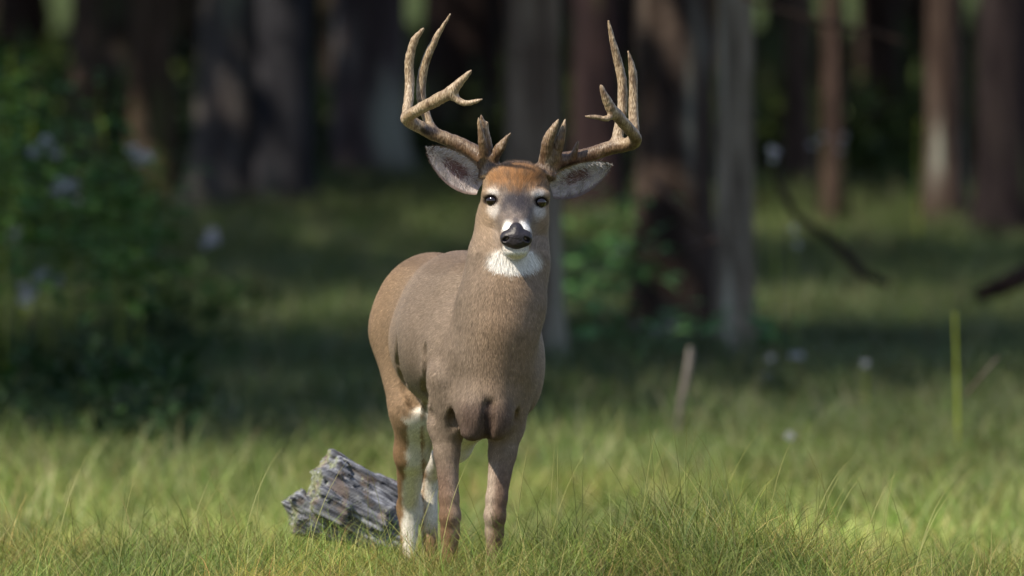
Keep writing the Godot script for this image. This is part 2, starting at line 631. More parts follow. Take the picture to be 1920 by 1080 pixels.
func build_buck(fur_count: float) -> void:
	var buck := thing("deer", "antlered buck standing in the tall grass facing the viewer", "deer")
	A = {
		"mid": pt(967, 400, 0.05), "eye_r": pt(924, 376, 0.069), "eye_l": pt(1012, 379, 0.069),
		"blaze": pt(968, 380, 0.075), "bridge": pt(968, 404, 0.12), "tuft": pt(969, 333, 0.05), "band": pt(968, 427, 0.19),
		"chin": pt(967, 471, 0.2), "throat": pt(964, 489, 0.08), "lip": pt(967, 480, 0.19), "neck_front": pt(950, 620, 0.16),
		"seam": pt(916, 790, 0.18), "leg_split": pt(792, 800, -0.85), "hock": pt(764, 930, -0.95), "gaskin": pt(775, 820, -0.8), "hock2": pt(800, 890, -1.0),
		"fl_split": pt(888, 880, 0.03), "carpus_l": pt(929, 965, 0.03), "elbow_l": pt(942, 820, 0.0), "carpus_r": pt(844, 965, 0.03), "elbow_r": pt(838, 820, 0.0),
		"crease_shade": [], "stain": pt(808, 246, 0.0), "pale_spot": pt(1158, 262, 0.02), "head_low": pt(0, 468, 0.05).y,
	}
	# ---- trunk, neck and legs
	var b := Field.new(Vector3(-0.46, -0.12, -1.22), Vector3(0.17, 1.25, 0.4), 0.0075)
	b.blob(pt(872, 628, -0.36), Vector3(0.18, 0.2, 0.36), 0.08)
	b.blob(pt(846, 640, -0.62), Vector3(0.165, 0.17, 0.3), 0.08)
	b.blob(pt(812, 598, -0.9), Vector3(0.162, 0.155, 0.21), 0.07)
	b.blob(pt(908, 676, -0.1), Vector3(0.148, 0.195, 0.2), 0.05)
	b.cone(pt(812, 548, -0.92), pt(888, 545, -0.1), 0.085, 0.08, 0.09)
	# haunches and hind legs
	b.chain([pt(768, 630, -0.88), pt(782, 765, -0.76)], [0.1, 0.072], 0.05)
	b.chain([pt(782, 765, -0.76), pt(772, 850, -0.83), pt(766, 945, -0.97)], [0.068, 0.043, 0.027], 0.03)
	b.cone(pt(772, 930, -0.99), pt(768, 962, -0.99), 0.02, 0.028, 0.025)
	b.chain([pt(766, 950, -0.98), px_at(768, 0.11, -0.95), px_at(768, 0.06, -0.93)], [0.027, 0.019, 0.022], 0.02)
	b.cone(px_at(768, 0.09, -0.94), px_at(768, 0.02, -0.9), 0.02, 0.022, 0.02)
	b.chain([pt(858, 630, -0.88), pt(884, 770, -0.74)], [0.1, 0.075], 0.05)
	b.chain([pt(884, 770, -0.74), pt(852, 835, -0.85), pt(803, 890, -1.02)], [0.068, 0.042, 0.028], 0.03)
	b.cone(pt(798, 876, -1.04), pt(802, 905, -1.02), 0.018, 0.026, 0.02)
	b.chain([pt(802, 895, -1.02), px_at(808, 0.11, -0.98), px_at(809, 0.06, -0.96)], [0.027, 0.019, 0.022], 0.02)
	b.cone(px_at(809, 0.09, -0.97), px_at(809, 0.02, -0.93), 0.02, 0.022, 0.02)
	# shoulders and front legs
	b.blob(pt(848, 665, -0.06), Vector3(0.064, 0.15, 0.125), 0.03, Basis.from_euler(Vector3(0.15, 0, -0.08)))
	b.blob(pt(974, 665, -0.06), Vector3(0.06, 0.15, 0.125), 0.03, Basis.from_euler(Vector3(0.15, 0, 0.08)))
	b.chain([pt(846, 710, 0.02), pt(838, 800, -0.01), pt(838, 850, 0.0), pt(842, 935, 0.03), pt(844, 968, 0.035), pt(844, 1000, 0.025)], [0.065, 0.048, 0.033, 0.025, 0.027, 0.0235], 0.014)
	b.chain([pt(844, 1000, 0.025), px_at(842, 0.17, 0.02), px_at(842, 0.12, 0.03), px_at(842, 0.08, 0.05)], [0.0238, 0.0205, 0.023, 0.022], 0.012)
	b.chain([pt(962, 710, 0.02), pt(948, 800, -0.01), pt(942, 850, 0.0), pt(931, 935, 0.03), pt(928, 968, 0.035), pt(927, 1000, 0.025)], [0.06, 0.048, 0.036, 0.0275, 0.028, 0.024], 0.014)
	b.chain([pt(927, 1000, 0.025), px_at(926, 0.17, 0.02), px_at(926, 0.12, 0.03), px_at(926, 0.08, 0.05)], [0.0238, 0.0205, 0.023, 0.022], 0.012)
	# neck
	var neck := [pt(922, 665, 0.05), pt(940, 570, 0.055), pt(953, 490, 0.02), pt(960, 410, -0.02), pt(963, 370, -0.03)]
	var neck_r := [0.112, 0.11, 0.101, 0.085, 0.07]
	b.chain(neck, neck_r, 0.035)
	b.chain([pt(926, 720, 0.1), pt(938, 620, 0.1), pt(950, 540, 0.06)], [0.06, 0.07, 0.06], 0.05)
	# brisket
	b.blob(pt(908, 765, 0.08), Vector3(0.085, 0.075, 0.1), 0.05)
	b.blob(pt(890, 788, 0.14), Vector3(0.038, 0.054, 0.038), 0.03)
	b.blob(pt(932, 790, 0.14), Vector3(0.038, 0.052, 0.038), 0.03)
	b.blob(pt(880, 812, 0.15), Vector3(0.02, 0.018, 0.022), 0.02)
	var h1 := b.hit(pt(852, 790, 0.4), pt(852, 790, -0.1))
	var h2 := b.hit(pt(966, 790, 0.4), pt(966, 790, -0.1))
	b.blob(h1, Vector3(0.019, 0.042, 0.036), 0.014, Basis.from_euler(Vector3(0, 0, -0.25)), true)
	b.blob(h2, Vector3(0.018, 0.038, 0.034), 0.014, Basis.from_euler(Vector3(0, 0, 0.3)), true)
	crease(b, [[917, 756], [915, 785], [912, 826]], 0.4, -0.1, 0.007, 0.016, 0.004)
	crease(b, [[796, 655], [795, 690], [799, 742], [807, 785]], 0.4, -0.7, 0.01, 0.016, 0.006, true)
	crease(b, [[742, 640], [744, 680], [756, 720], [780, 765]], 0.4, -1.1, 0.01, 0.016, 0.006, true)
	b.rough(0.004, nz, Vector3(110, 40, 60))
	var mb := MB.new()
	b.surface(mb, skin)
	var body_tris := mb.idx.size()
	# ---- head, on a finer grid
	var hd := Field.new(pt(885, 545, -0.2), pt(1048, 285, 0.0) + Vector3(0, 0, 0.29), 0.0036)
	hd.chain([pt(953, 520, 0.015), pt(956, 475, 0.0), pt(960, 410, -0.02), pt(963, 370, -0.03)], [0.1, 0.094, 0.082, 0.07], 0.04)
	hd.blob(pt(967, 352, -0.01), Vector3(0.078, 0.064, 0.09), 0.03)
	hd.blob(pt(925, 366, 0.035), Vector3(0.028, 0.026, 0.045), 0.025)
	hd.blob(pt(1010, 368, 0.035), Vector3(0.028, 0.026, 0.045), 0.025)
	hd.blob(pt(967, 395, 0.025), Vector3(0.074, 0.062, 0.075), 0.03)
	hd.blob(pt(937, 408, 0.022), Vector3(0.033, 0.04, 0.06), 0.03)
	hd.cone(pt(911, 362, 0.064), pt(934, 358, 0.08), 0.008, 0.01, 0.014)
	hd.cone(pt(1025, 365, 0.064), pt(1002, 361, 0.08), 0.008, 0.01, 0.014)
	hd.blob(pt(998, 410, 0.022), Vector3(0.033, 0.04, 0.06), 0.03)
	hd.chain([pt(967, 372, 0.04), pt(967, 412, 0.115), pt(968, 436, 0.18)], [0.05, 0.036, 0.032], 0.03)
	hd.blob(pt(968, 442, 0.196), Vector3(0.041, 0.03, 0.036), 0.02)
	hd.chain([pt(966, 432, 0.03), pt(967, 458, 0.13), pt(967, 465, 0.185)], [0.046, 0.03, 0.024], 0.03)
	hd.blob(pt(967, 470, 0.19), Vector3(0.031, 0.016, 0.03), 0.012)
	hd.blob(pt(964, 484, 0.035), Vector3(0.06, 0.036, 0.075), 0.03)
	hd.blob(pt(969, 330, 0.02), Vector3(0.062, 0.028, 0.055), 0.025)
	hd.cone(pt(932, 345, -0.015), pt(918, 322, -0.015), 0.024, 0.022, 0.025)
	hd.cone(pt(1005, 347, -0.015), pt(1021, 326, -0.015), 0.024, 0.022, 0.025)
	hd.blob(A.eye_r, Vector3(0.0155, 0.0135, 0.02), 0.006, Basis.IDENTITY, true)
	hd.blob(A.eye_l, Vector3(0.0155, 0.0135, 0.02), 0.006, Basis.IDENTITY, true)
	hd.groove([pt(941, 470, 0.2), pt(950, 479, 0.215), pt(967, 483, 0.222), pt(985, 479, 0.215), pt(994, 470, 0.2)], 0.0022, 0.006)
	hd.groove([pt(939, 462, 0.2), pt(952, 467, 0.225), pt(967, 468, 0.23), pt(983, 467, 0.225), pt(996, 462, 0.2)], 0.0022, 0.005)
	hd.surface(mb, skin)
	var fm := vmat(0.85, 0.25)
	part("body", mb.mesh(), fm, buck)
	# ---- nose
	var nose := Field.new(pt(930, 475, 0.15), pt(1006, 410, 0.15) + Vector3(0, 0, 0.13), 0.003)
	nose.blob(pt(968, 431, 0.2), Vector3(0.021, 0.02, 0.034), 0.012)
	nose.blob(pt(968, 442, 0.207), Vector3(0.034, 0.019, 0.034), 0.012)
	nose.blob(pt(950, 447, 0.212), Vector3(0.017, 0.019, 0.024), 0.012)
	nose.blob(pt(986, 447, 0.212), Vector3(0.017, 0.019, 0.024), 0.012)
	nose.blob(pt(968, 455, 0.216), Vector3(0.024, 0.017, 0.023), 0.012)
	nose.blob(pt(948, 449, 0.234), Vector3(0.0095, 0.005, 0.014), 0.005, Basis.from_euler(Vector3(0, 0, 0.6)), true)
	nose.blob(pt(988, 449, 0.234), Vector3(0.0095, 0.005, 0.014), 0.005, Basis.from_euler(Vector3(0, 0, -0.6)), true)
	nose.groove([pt(968, 452, 0.245), pt(968, 468, 0.242)], 0.0015, 0.004)
	nose.rough(0.0012, nf, Vector3(4200, 4200, 4200))
	var nb := MB.new()
	nose.surface(nb, func(_p: Vector3, _n: Vector3) -> Color: return rgb(38, 34, 38))
	var nm := vmat(0.5, 0.5)
	part("nose", nb.mesh(), nm, buck)
	# ---- eyes
	var em := StandardMaterial3D.new()
	em.albedo_color = rgb(24, 15, 11)
	em.roughness = 0.06
	em.metallic_specular = 0.6
	var sph := SphereMesh.new()
	sph.radius = 0.0172
	sph.height = 0.0315
	for e in [A.eye_r, A.eye_l]:
		var o := part("eye", sph, em, buck)
		o.position = e + Vector3(0, 0, -0.001)
	# ---- ears
	build_ear(buck, pt(902, 350, -0.02), pt(800, 276, 0.0), Vector3(0.25, -0.25, 1.0), 0.056, 1.0)
	build_ear(buck, pt(1034, 356, -0.02), pt(1147, 308, -0.03), Vector3(0.2, -0.4, 0.9), 0.056, -1.0)
	# ---- antlers
	var am := vmat(0.4, 0.5)
	am.heightmap_enabled = true
	am.heightmap_texture = noise_tex(0.03, 5, FastNoiseLite.TYPE_SIMPLEX_SMOOTH)
	am.heightmap_scale = 0.18
	am.uv1_triplanar = true
	am.uv1_scale = Vector3(19, 4, 19)
	var streak := noise_tex(0.03, 15, FastNoiseLite.TYPE_SIMPLEX_SMOOTH)
	var ramp := Gradient.new()
	ramp.offsets = PackedFloat32Array([0.0, 0.38, 0.55, 0.8])
	ramp.colors = PackedColorArray([rgb(104, 90, 78), rgb(170, 156, 142), rgb(224, 216, 206), rgb(255, 255, 255)])
	streak.color_ramp = ramp
	am.albedo_texture = streak
	var l := Field.new(pt(745, 335, -0.12), pt(975, 15, 0.0) + Vector3(0, 0, 0.22), 0.0036)
	l.curve([pt(922, 326, -0.015), pt(905, 298, -0.03), pt(878, 279, -0.045), pt(842, 262, -0.05), pt(812, 250, -0.045), pt(786, 237, -0.03), pt(764, 223, 0.0), pt(782, 207, 0.06), pt(818, 188, 0.11), pt(845, 172, 0.14), pt(866, 150, 0.155), pt(884, 132, 0.165)],
		[0.03, 0.025, 0.021, 0.019, 0.0175, 0.0175, 0.0165, 0.015, 0.0165, 0.016, 0.01, 0.0035], 0.012, 0.97)
	l.curve([pt(850, 180, 0.14), pt(866, 192, 0.15), pt(884, 192, 0.16), pt(903, 186, 0.165)], [0.011, 0.008, 0.007, 0.003], 0.012, 0.97)
	l.curve([pt(762, 220, -0.01), pt(766, 190, -0.03), pt(768, 160, -0.045), pt(767, 118, -0.05), pt(777, 76, -0.045), pt(795, 53, -0.035)], [0.014, 0.0135, 0.013, 0.0125, 0.0105, 0.0035], 0.012, 0.97)
	l.curve([pt(812, 250, -0.05), pt(798, 215, -0.06), pt(790, 185, -0.065), pt(793, 133, -0.065), pt(813, 80, -0.055), pt(844, 27, -0.045)], [0.014, 0.013, 0.0135, 0.012, 0.01, 0.003], 0.012, 0.97)
	l.curve([pt(910, 305, -0.01), pt(904, 265, 0.01), pt(897, 220, 0.025)], [0.014, 0.0115, 0.0035], 0.012, 0.97)
	l.curve([pt(916, 300, -0.02), pt(912, 262, -0.01), pt(906, 235, 0.0), pt(902, 216, 0.005)], [0.015, 0.012, 0.008, 0.003], 0.012, 0.97)
	l.curve([pt(922, 300, -0.01), pt(936, 275, 0.0), pt(957, 250, 0.01)], [0.015, 0.011, 0.003], 0.012, 0.97)
	l.curve([pt(924, 300, -0.01), pt(940, 278, 0.02), pt(953, 253, 0.025)], [0.012, 0.009, 0.003], 0.008)
	l.cone(pt(908, 262, -0.01), pt(913, 230, 0.0), 0.009, 0.004, 0.006)
	l.blob(pt(918, 322, -0.015), Vector3(0.033, 0.014, 0.032), 0.01, Basis.from_euler(Vector3(0, 0, 0.5)))
	l.rough(0.0012, nf, Vector3(900, 200, 900))
	l.rough(0.0018, nz, Vector3(7000, 1400, 7000))
	var lm := MB.new()
	l.surface(lm, antler_colour)
	part("antler", lm.mesh(), am, buck)
	var r := Field.new(pt(1000, 340, -0.12), pt(1212, 28, 0.0) + Vector3(0, 0, 0.22), 0.0036)
	r.curve([pt(1017, 328, -0.015), pt(1034, 306, -0.03), pt(1058, 300, -0.04), pt(1100, 291, -0.05), pt(1144, 277, -0.045), pt(1176, 271, -0.025), pt(1192, 262, 0.01), pt(1184, 247, 0.05), pt(1162, 222, 0.1), pt(1144, 200, 0.13), pt(1133, 176, 0.145), pt(1126, 160, 0.15)],
		[0.03, 0.027, 0.022, 0.0195, 0.0185, 0.0185, 0.0165, 0.0155, 0.0165, 0.0145, 0.0095, 0.004], 0.012, 0.97)
	r.curve([pt(1150, 212, 0.12), pt(1138, 222, 0.135), pt(1116, 219, 0.145), pt(1095, 218, 0.15)], [0.01, 0.0075, 0.006, 0.0025], 0.012, 0.97)
	r.curve([pt(1156, 268, -0.045), pt(1166, 210, -0.06), pt(1166, 150, -0.065), pt(1152, 92, -0.055), pt(1141, 39, -0.045)], [0.015, 0.0135, 0.013, 0.0105, 0.003], 0.012, 0.97)
	r.curve([pt(1190, 262, -0.01), pt(1188, 225, -0.025), pt(1187, 185, -0.035), pt(1186, 135, -0.035), pt(1178, 96, -0.03)], [0.014, 0.0135, 0.0125, 0.011, 0.0035], 0.012, 0.97)
	r.curve([pt(1022, 308, -0.01), pt(1026, 270, 0.01), pt(1036, 245, 0.02), pt(1047, 225, 0.025)], [0.017, 0.0165, 0.012, 0.0035], 0.012, 0.97)
	r.curve([pt(1040, 298, -0.01), pt(1051, 262, 0.005), pt(1060, 225, 0.01)], [0.017, 0.0125, 0.0035], 0.012, 0.97)
	r.curve([pt(1073, 298, -0.03), pt(1078, 285, -0.02), pt(1084, 266, -0.015)], [0.012, 0.008, 0.003], 0.008)
	r.blob(pt(1022, 324, -0.015), Vector3(0.033, 0.014, 0.032), 0.01, Basis.from_euler(Vector3(0, 0, -0.5)))
	r.rough(0.0012, nf, Vector3(900, 200, 900))
	r.rough(0.0018, nz, Vector3(7000, 1400, 7000))
	var rm := MB.new()
	r.surface(rm, antler_colour)
	part("antler", rm.mesh(), am, buck)
	# ---- hooves and tail
	var hm := vmat(0.5, 0.4)
	for f in [px_at(842, 0.0, 0.07), px_at(926, 0.0, 0.07), px_at(768, 0.0, -0.88), px_at(809, 0.0, -0.91)]:
		var hb := MB.new()
		for s in [-1.0, 1.0]:
			var q := Vector3(f.x + s * 0.0125, gy(f.x, f.z) + 0.0, f.z)
			tube(hb, [q + Vector3(0, 0.05, -0.012), q + Vector3(0, 0.03, 0.0), q + Vector3(0, 0.0, 0.012)], [0.01, 0.0135, 0.0145], 8, [rgb(40, 36, 34), rgb(34, 31, 30), rgb(28, 26, 26)])
		part("hoof", hb.mesh(), hm, buck)
	# ---- fur
	grow_fur(buck, mb, body_tris, fur_count)


func build_ear(buck: Node3D, base: Vector3, tip: Vector3, towards: Vector3, wide: float, s: float) -> void:
	var ax := (tip - base)
	var length := ax.length()
	ax = ax.normalized()
	var fwd := (towards - ax * towards.dot(ax)).normalized()
	var side := ax.cross(fwd) * s
	var mb := MB.new()
	var nu := 22
	var nv := 16
	var grid := []
	for layer in 2:
		var rows := []
		for i in nu + 1:
			var u := float(i) / nu
			var w := wide * pow(sin(PI * clampf(0.1 + 0.9 * u, 0.0, 1.0)), 0.62) * (1.0 - 0.12 * u)
			var row := PackedVector3Array()
			for j in nv + 1:
				var t := -1.0 + 2.0 * j / nv
				var cup := (0.62 * t * t - 0.5) * w * (1.15 - 0.55 * u)
				var p := base + ax * (u * length - 0.25 * w * t * t * 0.4) + side * (t * w * (1.0 - 0.12 * t * t)) + fwd * (cup - (0.0035 if layer == 1 else 0.0) * (1.0 - pow(absf(t), 6.0)) * (1.0 - pow(u, 12.0)))
				row.append(p)
			rows.append(row)
		grid.append(rows)
	for layer in 2:
		var first := mb.v.size()
		for i in nu + 1:
			for j in nv + 1:
				var rows: Array = grid[layer]
				var p: Vector3 = rows[i][j]
				var du: Vector3 = rows[mini(i + 1, nu)][j] - rows[maxi(i - 1, 0)][j]
				var dv: Vector3 = rows[i][mini(j + 1, nv)] - rows[i][maxi(j - 1, 0)]
				var nn := du.cross(dv).normalized()
				if nn.length() < 0.5:
					nn = fwd
				if nn.dot(fwd) < 0.0:
					nn = -nn
				var u := float(i) / nu
				var t := absf(-1.0 + 2.0 * j / nv)
				var c: Color
				if layer == 0:
					c = rgb(178, 168, 164)
					c = c.lerp(rgb(120, 88, 84), (1.0 - sm(0.12, 0.5, Vector2((u - 0.42) * 1.6, t * 0.9).length())) * 0.75)
					c = c.lerp(rgb(92, 78, 70), sm(0.74, 0.95, maxf(t, u * 1.02)) * 0.8)
					c = c.lerp(rgb(84, 74, 70), sm(0.1, 0.5, nf.get_noise_3dv(p * Vector3(900, 300, 900))) * 0.45)
				else:
					c = rgb(112, 94, 78)
				mb.add(p, nn if layer == 0 else -nn, c)
		for i in nu:
			for j in nv:
				var a := first + i * (nv + 1) + j
				mb.quad(a, a + 1, a + nv + 2, a + nv + 1)
	# a solid rim joins the two faces
	var m1 := (nu + 1) * (nv + 1)
	for i in nu:
		for j in [0, nv]:
			var a: int = i * (nv + 1) + j
			mb.quad(a, a + nv + 1, a + nv + 1 + m1, a + m1)
	var ear := part("ear", mb.mesh(), vmat(0.85, 0.2), buck)
	# pale hairs inside, short brown hairs on the rim
	var where := []
	var tint := []
	var hair := hair_mesh(0.016, 0.0011)
	for k in 1500:
		var u := pow(rng.randf(), 0.8) * 0.95 + 0.03
		var t := rng.randf_range(-1.0, 1.0)
		var i := clampi(int(u * nu), 0, nu - 1)
		var j := clampi(int((t * 0.5 + 0.5) * nv), 0, nv - 1)
		var rows: Array = grid[0]
		var p: Vector3 = rows[i][j].lerp(rows[i + 1][j + 1], rng.randf())
		p = p.lerp(rows[i + 1][j], rng.randf() * 0.5)
		var rim := absf(t) > 0.82
		var d := (ax * (0.9 if rim else 0.5) - side * t * (0.8 if not rim else -0.6) + fwd * rng.randf_range(0.15, 0.6) + Vector3(rng.randfn(), rng.randfn(), rng.randfn()) * 0.25).normalized()
		var zz := (fwd - d * fwd.dot(d)).normalized()
		var q := rng.randf_range(0.6, 1.4) * (0.32 if rim or u > 0.85 else 0.9)
		where.append(Transform3D(Basis(d.cross(zz) * 1.0, d * q, zz * q), p))
		var cc := rgb(206, 200, 198) if not rim else rgb(110, 92, 80)
		if not rim and absf(u - 0.42) < 0.2 and absf(t) < 0.35 and rng.randf() < 0.8:
			continue_tint(tint, rgb(128, 100, 96))
		else:
			continue_tint(tint, cc)
	copies("ear_hair", hair, fur_material(), where, tint, ear)


func continue_tint(tint: Array, c: Color) -> void:
	var k := rng.randf_range(0.8, 1.12)
	tint.append(Color(c.r * k, c.g * k, c.b * k))


var _fur_mat: StandardMaterial3D
func fur_material() -> StandardMaterial3D:
	if _fur_mat == null:
		_fur_mat = vmat(0.62, 0.3)
		_fur_mat.cull_mode = BaseMaterial3D.CULL_DISABLED
	return _fur_mat


# one hair: a narrow curved sliver along +y that lifts to +z
func hair_mesh(length: float, width: float) -> ArrayMesh:
	var mb := MB.new()
	var n := Vector3(0, -0.1, 1).normalized()
	var w := width * 0.5
	var a := mb.add(Vector3(-w, 0, 0), n, Color.WHITE)
	var b := mb.add(Vector3(w, 0, 0), n, Color.WHITE)
	var c := mb.add(Vector3(-w * 0.8, length * 0.55, length * 0.05), n, Color.WHITE)
	var d := mb.add(Vector3(w * 0.8, length * 0.55, length * 0.05), n, Color.WHITE)
	var e := mb.add(Vector3(0, length, 0.0), n, Color.WHITE)
	mb.quad(a, b, d, c)
	mb.tri(c, d, e)
	return mb.mesh()


func grow_fur(buck: Node3D, mb: MB, body_tris: int, count: float) -> void:
	var fb := MB.new()
	var i := 0
	var total := 0.0
	while i < mb.idx.size():
		var ia := mb.idx[i]
		var ib := mb.idx[i + 1]
		var ic := mb.idx[i + 2]
		var head := i >= body_tris
		i += 3
		var a := mb.v[ia]
		var e1 := mb.v[ib] - a
		var e2 := mb.v[ic] - a
		var area := e1.cross(e2).length() * 0.5
		var n := (mb.n[ia] + mb.n[ib] + mb.n[ic]).normalized()
		if n.z < -0.55:
			continue                       # the far side needs little
		var dens := count * (2.6 if head else 1.0)
		if not head and a.y < 0.5:
			dens *= 1.5
		if a.y < 0.12:
			continue
		var want := area * dens
		var k := int(want) + (1 if rng.randf() < want - int(want) else 0)
		if k == 0:
			continue
		var flow := fur_flow(a)
		flow = (flow - n * flow.dot(n)).normalized()
		var tuft := near(a, A.tuft, Vector3(0.08, 0.04, 0.1)) if head else 0.0
		var chin := near(a, A.throat, Vector3(0.07, 0.04, 0.09))
		if head:
			if (a - A.eye_r).length() < 0.0165 or (a - A.eye_l).length() < 0.0165:
				continue
			if a.z > 0.215 and a.y > A.chin.y + 0.01 and absf(a.x - A.mid.x) < 0.034:
				continue
		for q in k:
			var s := rng.randf()
			var t := rng.randf()
			if s + t > 1.0:
				s = 1.0 - s
				t = 1.0 - t
			var p := a + e1 * s + e2 * t
			var lift := rng.randf_range(0.06, 0.28) + tuft * rng.randf_range(0.15, 0.6) + chin * 0.1
			var d := (flow + n * lift + Vector3(rng.randfn(), rng.randfn(), rng.randfn()) * (0.09 + 0.1 * tuft)).normalized()
			var sd := d.cross(n).normalized()
			var c := mb.c[ia]
			var g := rng.randf_range(0.8, 1.18)
			if rng.randf() < 0.06:
				g *= 1.22
			c = Color(c.r * g, c.g * g, c.b * g)
			var len_ := rng.randf_range(0.7, 1.2) * (0.0068 if head else (0.007 if a.y < 0.55 else 0.0095)) * (1.0 + tuft * 1.6 + chin * 0.9)
			var w := 0.00042 if head or a.y < 0.55 else 0.00055
			var i0 := fb.add(p - sd * w, n, c)
			fb.add(p + sd * w, n, c)
			fb.add(p + d * len_, n, c)
			fb.tri(i0, i0 + 1, i0 + 2)
	print("fur ", fb.v.size() / 3)
	var o := part("fur", fb.mesh(), fur_material(), buck)
	tag(o, "", "", "", "stuff")


# ------------------------------------------------------------------ trees
var bark_mat: StandardMaterial3D
var crown_mm: Array = []
var crown_mat: StandardMaterial3D

func trunk_mesh(r: float, high: float, flare: float, c0: Color, c1: Color, lichen: Color, lichen_much: float, lean: Vector2, sd: int) -> ArrayMesh:
	var mb := MB.new()
	var sides := 28
	var ys := [-0.35, -0.1, 0.0, 0.06, 0.12, 0.2, 0.3, 0.42, 0.56, 0.72, 0.9, 1.1, 1.3, 1.5, 1.7, 1.9, 2.15, 2.4, 2.8, 3.4, 4.2, 5.2, 6.5, 8.0, 10.0, 12.0]
	var rows := []
	for yy in ys:
		if yy > high:
			break
		rows.append(yy)
	rows.append(high)
	for i in rows.size():
		var y: float = rows[i]
		for j in sides:
			var a := TAU * j / sides
			var root := 0.5 + 0.5 * sin(a * 3.0 + sd) * cos(a * 2.0 + sd * 1.7)
			var rr := r * (1.0 + flare * exp(-maxf(y, 0.0) / 0.22) * (0.25 + 1.3 * root)) * lerpf(1.0, 0.4, clampf(y / high, 0.0, 1.0))
			var bark := nf.get_noise_3d(cos(a) * 160.0 * maxf(r, 0.1) + sd * 31.0, y * 35.0, sin(a) * 160.0 * maxf(r, 0.1))
			var ridges := nf.get_noise_3d(cos(a) * 520.0 * maxf(r, 0.1) + sd * 31.0, y * 60.0, sin(a) * 520.0 * maxf(r, 0.1))
			rr *= 1.0 + 0.07 * bark + 0.07 * ridges
			var p := Vector3(cos(a) * rr + lean.x * y, y, sin(a) * rr + lean.y * y)
			var c := c0.lerp(c1, clampf(0.5 + 0.9 * bark + 0.6 * ridges, 0.0, 1.0))
			var li := nz.get_noise_3d(cos(a) * 60.0 + sd * 17.0, y * 55.0, sin(a) * 60.0)
			var foot := exp(-maxf(y, 0.0) / 0.35)
			c = c.lerp(lichen, clampf(sm(0.35 - 0.5 * lichen_much, 0.7 - 0.4 * lichen_much, li + 0.35 * foot * lichen_much), 0.0, 1.0) * 0.9)
			mb.add(p, Vector3(cos(a), 0.05, sin(a)), c)
	for i in rows.size() - 1:
		for j in sides:
			var a := i * sides + j
			var b := i * sides + (j + 1) % sides
			mb.quad(a, b, b + sides, a + sides)
	return mb.mesh()


func make_crowns() -> void:
	crown_mat = leaf_mat(0.5)
	for v in 3:
		var mb := MB.new()
		for k in 190:
			var d := Vector3(rng.randfn(), rng.randfn(), rng.randfn()).normalized()
			var p := Vector3(0, 8.4, 0) + d * Vector3(3.3, 3.9, 3.3) * pow(rng.randf(), 0.45)
			for i in 14:
				var o := Vector3(rng.randfn(), rng.randfn() * 0.6, rng.randfn())
				var g := rng.randf_range(0.8, 1.1)
				var c := rgb(56, 80, 38).lerp(rgb(92, 112, 50), rng.randf())
				leaf(mb, p + o * 0.32, o + Vector3(0, -0.3, 0), Vector3(rng.randfn() * 0.5, 1, rng.randfn() * 0.5), rng.randf_range(0.22, 0.4), rng.randf_range(0.13, 0.22), Color(c.r * g, c.g * g, c.b * g))
		crown_mm.append(mb.mesh())


func limb_mesh(r: float, high: float, c0: Color) -> ArrayMesh:
	var mb := MB.new()
	for i in 7:
		var a := i * 2.4
		var y := lerpf(4.6, high * 0.92, i / 6.0)
		var d := Vector3(cos(a), 0.55, sin(a))
		var w := r * 0.34
		tube(mb, [Vector3(0, y, 0), Vector3(0, y, 0) + d * 0.9, Vector3(0, y, 0) + d * 1.9 + Vector3(0, 0.25, 0), Vector3(0, y, 0) + d * 2.8 + Vector3(0, 0.6, 0)], [w, w * 0.75, w * 0.5, w * 0.2], 6, [c0, c0, c0, c0])
	return mb.mesh()


func tree_at(called: String, label: String, at: Vector3, r: float, c0: Color, c1: Color, lichen := Color(0.45, 0.47, 0.42), much := 0.3, flare := 0.6, lean := Vector2.ZERO, group := "", crown_scale := 1.0) -> Node3D:
	var t := thing(called, label, "tree", at, group)
	var sd := rng.randi() % 97
	var high := rng.randf_range(10.5, 12.5)
	var tr := part("trunk", trunk_mesh(r, high, flare, c0, c1, lichen, much, lean, sd), bark_mat, t)
	part("limbs", limb_mesh(r, high, c0), bark_mat, tr)
	var o := part("crown", crown_mm[rng.randi() % 3], crown_mat, t)
	o.rotation.y = rng.randf() * TAU
	o.scale = Vector3.ONE * crown_scale
	return t


func tree_px(called: String, label: String, px: float, base: float, wide: float, c0: Color, c1: Color, lichen := Color(0.45, 0.47, 0.42), much := 0.3, flare := 0.6, lean := Vector2.ZERO) -> Node3D:
	var at := on_ground(px, base)
	return tree_at(called, label, at, wide * 0.5 * (D0 - at.z) / F, c0, c1, lichen, much, flare, lean)


